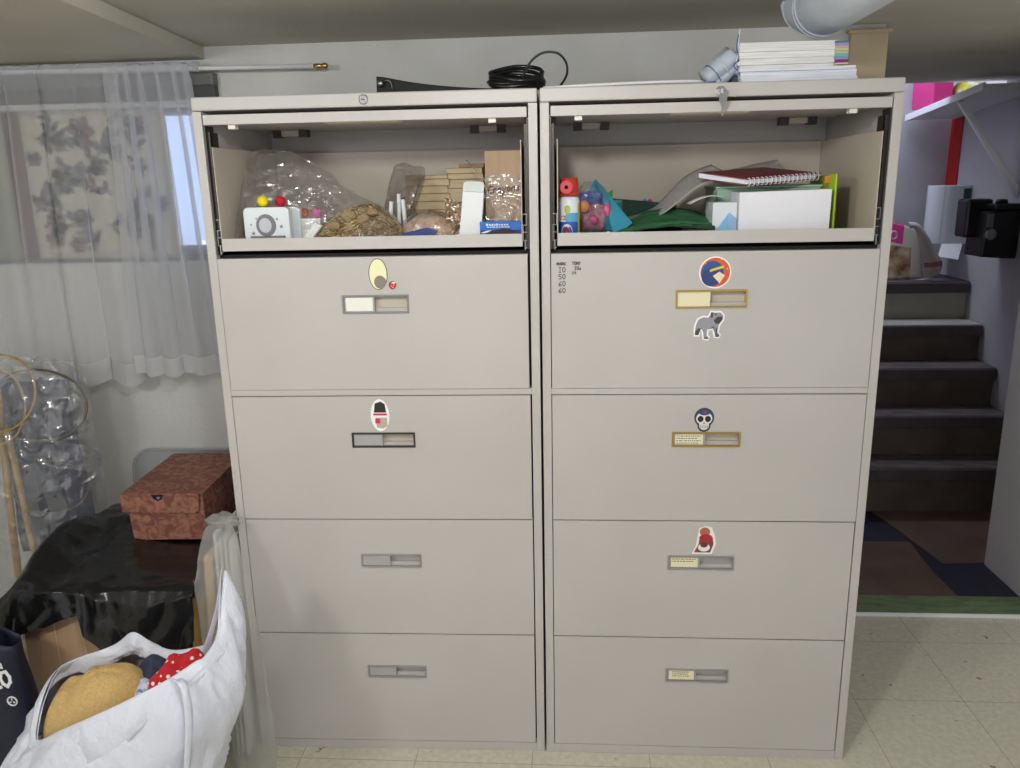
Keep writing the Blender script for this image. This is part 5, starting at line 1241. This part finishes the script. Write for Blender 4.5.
# rolled-over rim: a folded strip all round
def rimfold(u, v):
    t = u * len(rim); i = int(t) % len(rim); p = rim[i].lerp(rim[(i + 1) % len(rim)], t - int(t))
    d = Vector((p.x - ctr.x, p.y - ctr.y, 0)).normalized(); ang = math.atan2(d.y, d.x)
    drop = (0.036 + 0.014 * nz(ang * 2.3, 3) + 0.075 * max(0.0, -math.sin(ang)) ** 2 * (1 if ang < -0.9 else max(0, (-ang) / 0.9) ** 2)) * v
    sg = max(-1.0, min(1.0, -math.sin(ang) * 3 + 0.9)) if ang > 0 else 1.0
    if sg < 0: drop *= 1.25
    q = p + d * sg * (0.004 + 0.018 * math.sin(PI * v) * (0.6 + 0.6 * nz(ang * 4, 8)) + 0.010 * v + 0.016 * v * (0.35 - abs(nz(ang * 5 + v * 3, v * 3, 4)))) + Vector((0, 0, 0.003 - drop))
    return tuple(q)
MB().grid(rimfold, NR, 14, cu=True).part('turned_rim', 'white_bag', cg, smooth=True, solid=0.001)
hd = smooth_path([(-0.735, -0.402, 0.506), (-0.716, -0.415, 0.512), (-0.703, -0.425, 0.492), (-0.700, -0.43, 0.44), (-0.706, -0.435, 0.38), (-0.722, -0.43, 0.30), (-0.74, -0.42, 0.22)], 6)
MB().grid(lambda u, v: (lambda p: (p.x + 0.020 * (v - 0.5) * (1 - 0.4 * u), p.y - 0.045 - 0.010 * math.sin(PI * v), p.z))(hd[min(int(u * (len(hd) - 1)), len(hd) - 1)]), len(hd) - 1, 6).part('handle', 'white_bag', cg, smooth=True, solid=0.0012)

# straw bag, cloths inside the carrier bag
def hatf(u, v):
    a = 2 * PI * u; b = PI / 2 * v
    k = 1 + 0.04 * nz(2 * math.cos(a), 2 * math.sin(a), 2 * v)
    x = 0.138 * math.cos(a) * math.cos(b) ** 0.7 * k; y = 0.092 * math.sin(a) * math.cos(b) ** 0.8 * k; z = 0.165 * math.sin(b) ** 0.8 * k
    c, s_ = math.cos(0.45), math.sin(0.45)
    return (-0.980 + x * c - z * s_ * -0.25, -0.350 + y, 0.288 + z + x * 0.16 - 0.016 * math.exp(-((x + 0.055) / 0.018) ** 2) * v)
hb_ = thing('straw_hat', 'tan woven straw hat lying inside the white carrier bag', 'hat', (-0.94, -0.35, 0.25))
MB().grid(hatf, 44, 22, cu=True).part('crown', 'burlap', hb_, smooth=True)
MB().grid(lambda u, v: tuple(Vector(hatf(u, 0.0)) + Vector((0.018 * v * math.cos(2 * PI * u), 0.012 * v * math.sin(2 * PI * u), -0.012 * math.sin(PI * v)))), 44, 3, cu=True).part('brim', 'straw_tan', hb_, smooth=True, solid=0.003)
def clothf(cx, cy, cz, rx, ry, rz_, sd):
    def fn(u, v):
        a = 2 * PI * u; b = PI * v
        k = 1 + 0.22 * nz(2.2 * math.cos(a) * math.sin(b) + sd, 2.2 * math.sin(a) * math.sin(b), 2.2 * math.cos(b))
        return (cx + rx * math.sin(b) * math.cos(a) * k, cy + ry * math.sin(b) * math.sin(a) * k, cz + rz_ * math.cos(b) * k)
    return fn
nc = thing('blue_cloth', 'navy and pale blue cloth squeezed between straw hat and polka dot fabric', 'cloth', (-0.86, -0.31, 0.25))
MB().grid(clothf(-0.865, -0.30, 0.345, 0.055, 0.06, 0.10, 2), 30, 20, cu=True).part('cloth', 'navy_cloth', nc, smooth=True)
MB().grid(clothf(-0.855, -0.355, 0.380, 0.040, 0.025, 0.055, 7), 24, 16, cu=True).part('pale_fold', mat('pale_blue_print', (196, 204, 222), 0.8, rgb2=(96, 106, 150), vscale=30, sharp=(0.5, 0.56)), nc, smooth=True)
MB().grid(clothf(-0.785, -0.320, 0.345, 0.085, 0.075, 0.125, 4), 40, 26, cu=True).solo('polka_cloth', 'polka', 'red fabric with white polka dots at the right side of the carrier bag', 'cloth', smooth=True)

# navy tote at the left edge
tt = thing('navy_tote', 'navy blue tote bag with white lettering at the left of the carrier bag', 'tote bag', (-1.34, -0.20, 0))
def totef(u, v):
    a = 2 * PI * u
    w = 0.112 * (1 - 0.20 * v); d = 0.06 * (1 - 0.5 * v)
    sx = abs(math.cos(a)) ** 0.6 * (1 if math.cos(a) > 0 else -1); sy = abs(math.sin(a)) ** 0.6 * (1 if math.sin(a) > 0 else -1)
    return (-1.350 + w * sx + 0.006 * nz(a, v * 4, 3), -0.185 + d * sy + 0.008 * nz(a * 2, v * 5, 8), 0.002 + 0.445 * v - 0.035 * v * max(0, sx))
mb = MB().grid(totef, 48, 26, cu=True)
mb.part('body', 'navy_bag', tt, smooth=True, solid=0.002)
MB().tube(smooth_path([(-1.39, -0.21, 0.44), (-1.385, -0.215, 0.50), (-1.36, -0.22, 0.525), (-1.325, -0.215, 0.49), (-1.315, -0.21, 0.43)], 6), 0.008, 8).part('handle', 'navy_bag', tt, smooth=True)
lt = MB(); ux = Vector((0.97, 0, 0.25)).normalized(); uz = Vector((-0.22, 0.10, 0.97)).normalized()
write(lt, 'CO', (-1.296, -0.250, 0.328), ux, uz, 0.024, 0.036, 0.25, 0.0075, lift=(0, -0.0015, 0))
write(lt, 'a', (-1.275, -0.248, 0.382), ux, uz, 0.014, 0.020, 0.25, 0.003, lift=(0, -0.0015, 0))
lt.part('lettering', 'white', tt)
cxe, cze = -1.2525, 0.298
em = MB(); 
em.tube([(cxe + 0.0115 * math.cos(a), -0.2495, cze + 0.0115 * math.sin(a)) for a in [2 * PI * i / 20 for i in range(20)]], 0.0018, 6, closed=True)
for k in range(3):
    a = PI / 2 + k * 2 * PI / 3; em.prism([(cxe + 0.006 * math.cos(a + q) * r, -0.2505, cze + 0.006 * math.sin(a + q) * r) for q, r in ((-0.5, 0.4), (-0.25, 1.3), (0.25, 1.3), (0.5, 0.4))], (0, 0.001, 0))
em.part('round_emblem', 'white', tt)

# clear bag of hoops and rods behind the black plastic
def hoop(c, rx, rz, tilt, r, label, m='gold'):
    pts = []
    for i in range(48):
        a = 2 * PI * i / 48
        x, z = rx * math.cos(a), rz * math.sin(a)
        pts.append((c[0] + x * math.cos(tilt) - z * math.sin(tilt), c[1] + 0.035 * math.sin(a), c[2] + x * math.sin(tilt) + z * math.cos(tilt)))
    MB().tube(pts, r, 8, closed=True).solo('wire_hoop', m, label, 'hoop', 'hoops in the clear bag', smooth=True)
hoop((-1.490, 0.345, 0.858), 0.150, 0.098, -0.12, 0.0034, 'widest hoop in the clear bag, dull brown wire', mat('dull_wire', (112, 98, 76), 0.5, 0.5))
hoop((-1.600, 0.325, 0.860), 0.095, 0.105, 0.35, 0.0030, 'gold hoop nearest the window cloth in the clear bag', 'goldrod')
hoop((-1.565, 0.300, 0.905), 0.105, 0.105, -0.15, 0.0030, 'highest gold hoop in the clear bag, ringing the rod tops', 'goldrod')
hoop((-1.500, 0.355, 0.600), 0.120, 0.070, -0.10, 0.0030, 'lowest hoop in the clear bag, partly behind black plastic', mat('dull_wire2', (104, 92, 78), 0.5, 0.5))
MB().tube([(-1.660, 0.34, 0.01), (-1.605, 0.345, 0.905)], 0.0105, 12).solo('bamboo_rod', 'goldrod', 'gold rod nearer the left picture edge in the clear bag', 'rod', 'gold rods in the clear bag', smooth=True)
MB().tube([(-1.538, 0.31, 0.01), (-1.572, 0.315, 0.795)], 0.0085, 12).solo('bamboo_rod', 'goldrod', 'slimmer gold rod standing right of the other in the clear bag', 'rod', 'gold rods in the clear bag', smooth=True)
MB().grid(lambda u, v: (-1.68 + 0.265 * u + 0.02 * (1 - v), 0.405 + 0.014 * math.sin(22 * u + 2 * v) + 0.012 * nz(u * 7, v * 4, 2), 0.36 + 0.56 * v + 0.02 * nz(u * 5, 1, 1)), 60, 30).solo('navy_fabric', mat('slate_navy_fabric', (48, 50, 74), 0.7, rgb2=(64, 68, 94), vscale=8), 'folded slate blue fabric behind the hoops in the clear bag', 'fabric', smooth=True, solid=0.002)
def hbag(u, v):
    a = 2 * PI * u
    w = 0.175 + 0.012 * nz(math.cos(a) * 2, math.sin(a) * 2, v * 4)
    d = 0.095 * (1 - 0.35 * max(0, v - 0.7) / 0.3)
    sx = abs(math.cos(a)) ** 0.7 * (1 if math.cos(a) > 0 else -1)
    return (-1.515 + w * sx - 0.02 * (1 - v), 0.36 + d * math.sin(a), 0.004 + 0.985 * v - 0.07 * v * max(0, sx) ** 2 * (1 if v > 0.7 else 0))
hg = thing('clear_hoop_bag', 'tall crinkled clear plastic bag holding gold hoops and rods', 'plastic bag', (-1.515, 0.36, 0))
MB().grid(crumple(hbag, 0.010, 13, 4), 70, 56, cu=True).part('bag', 'film_hoop', hg, smooth=False)
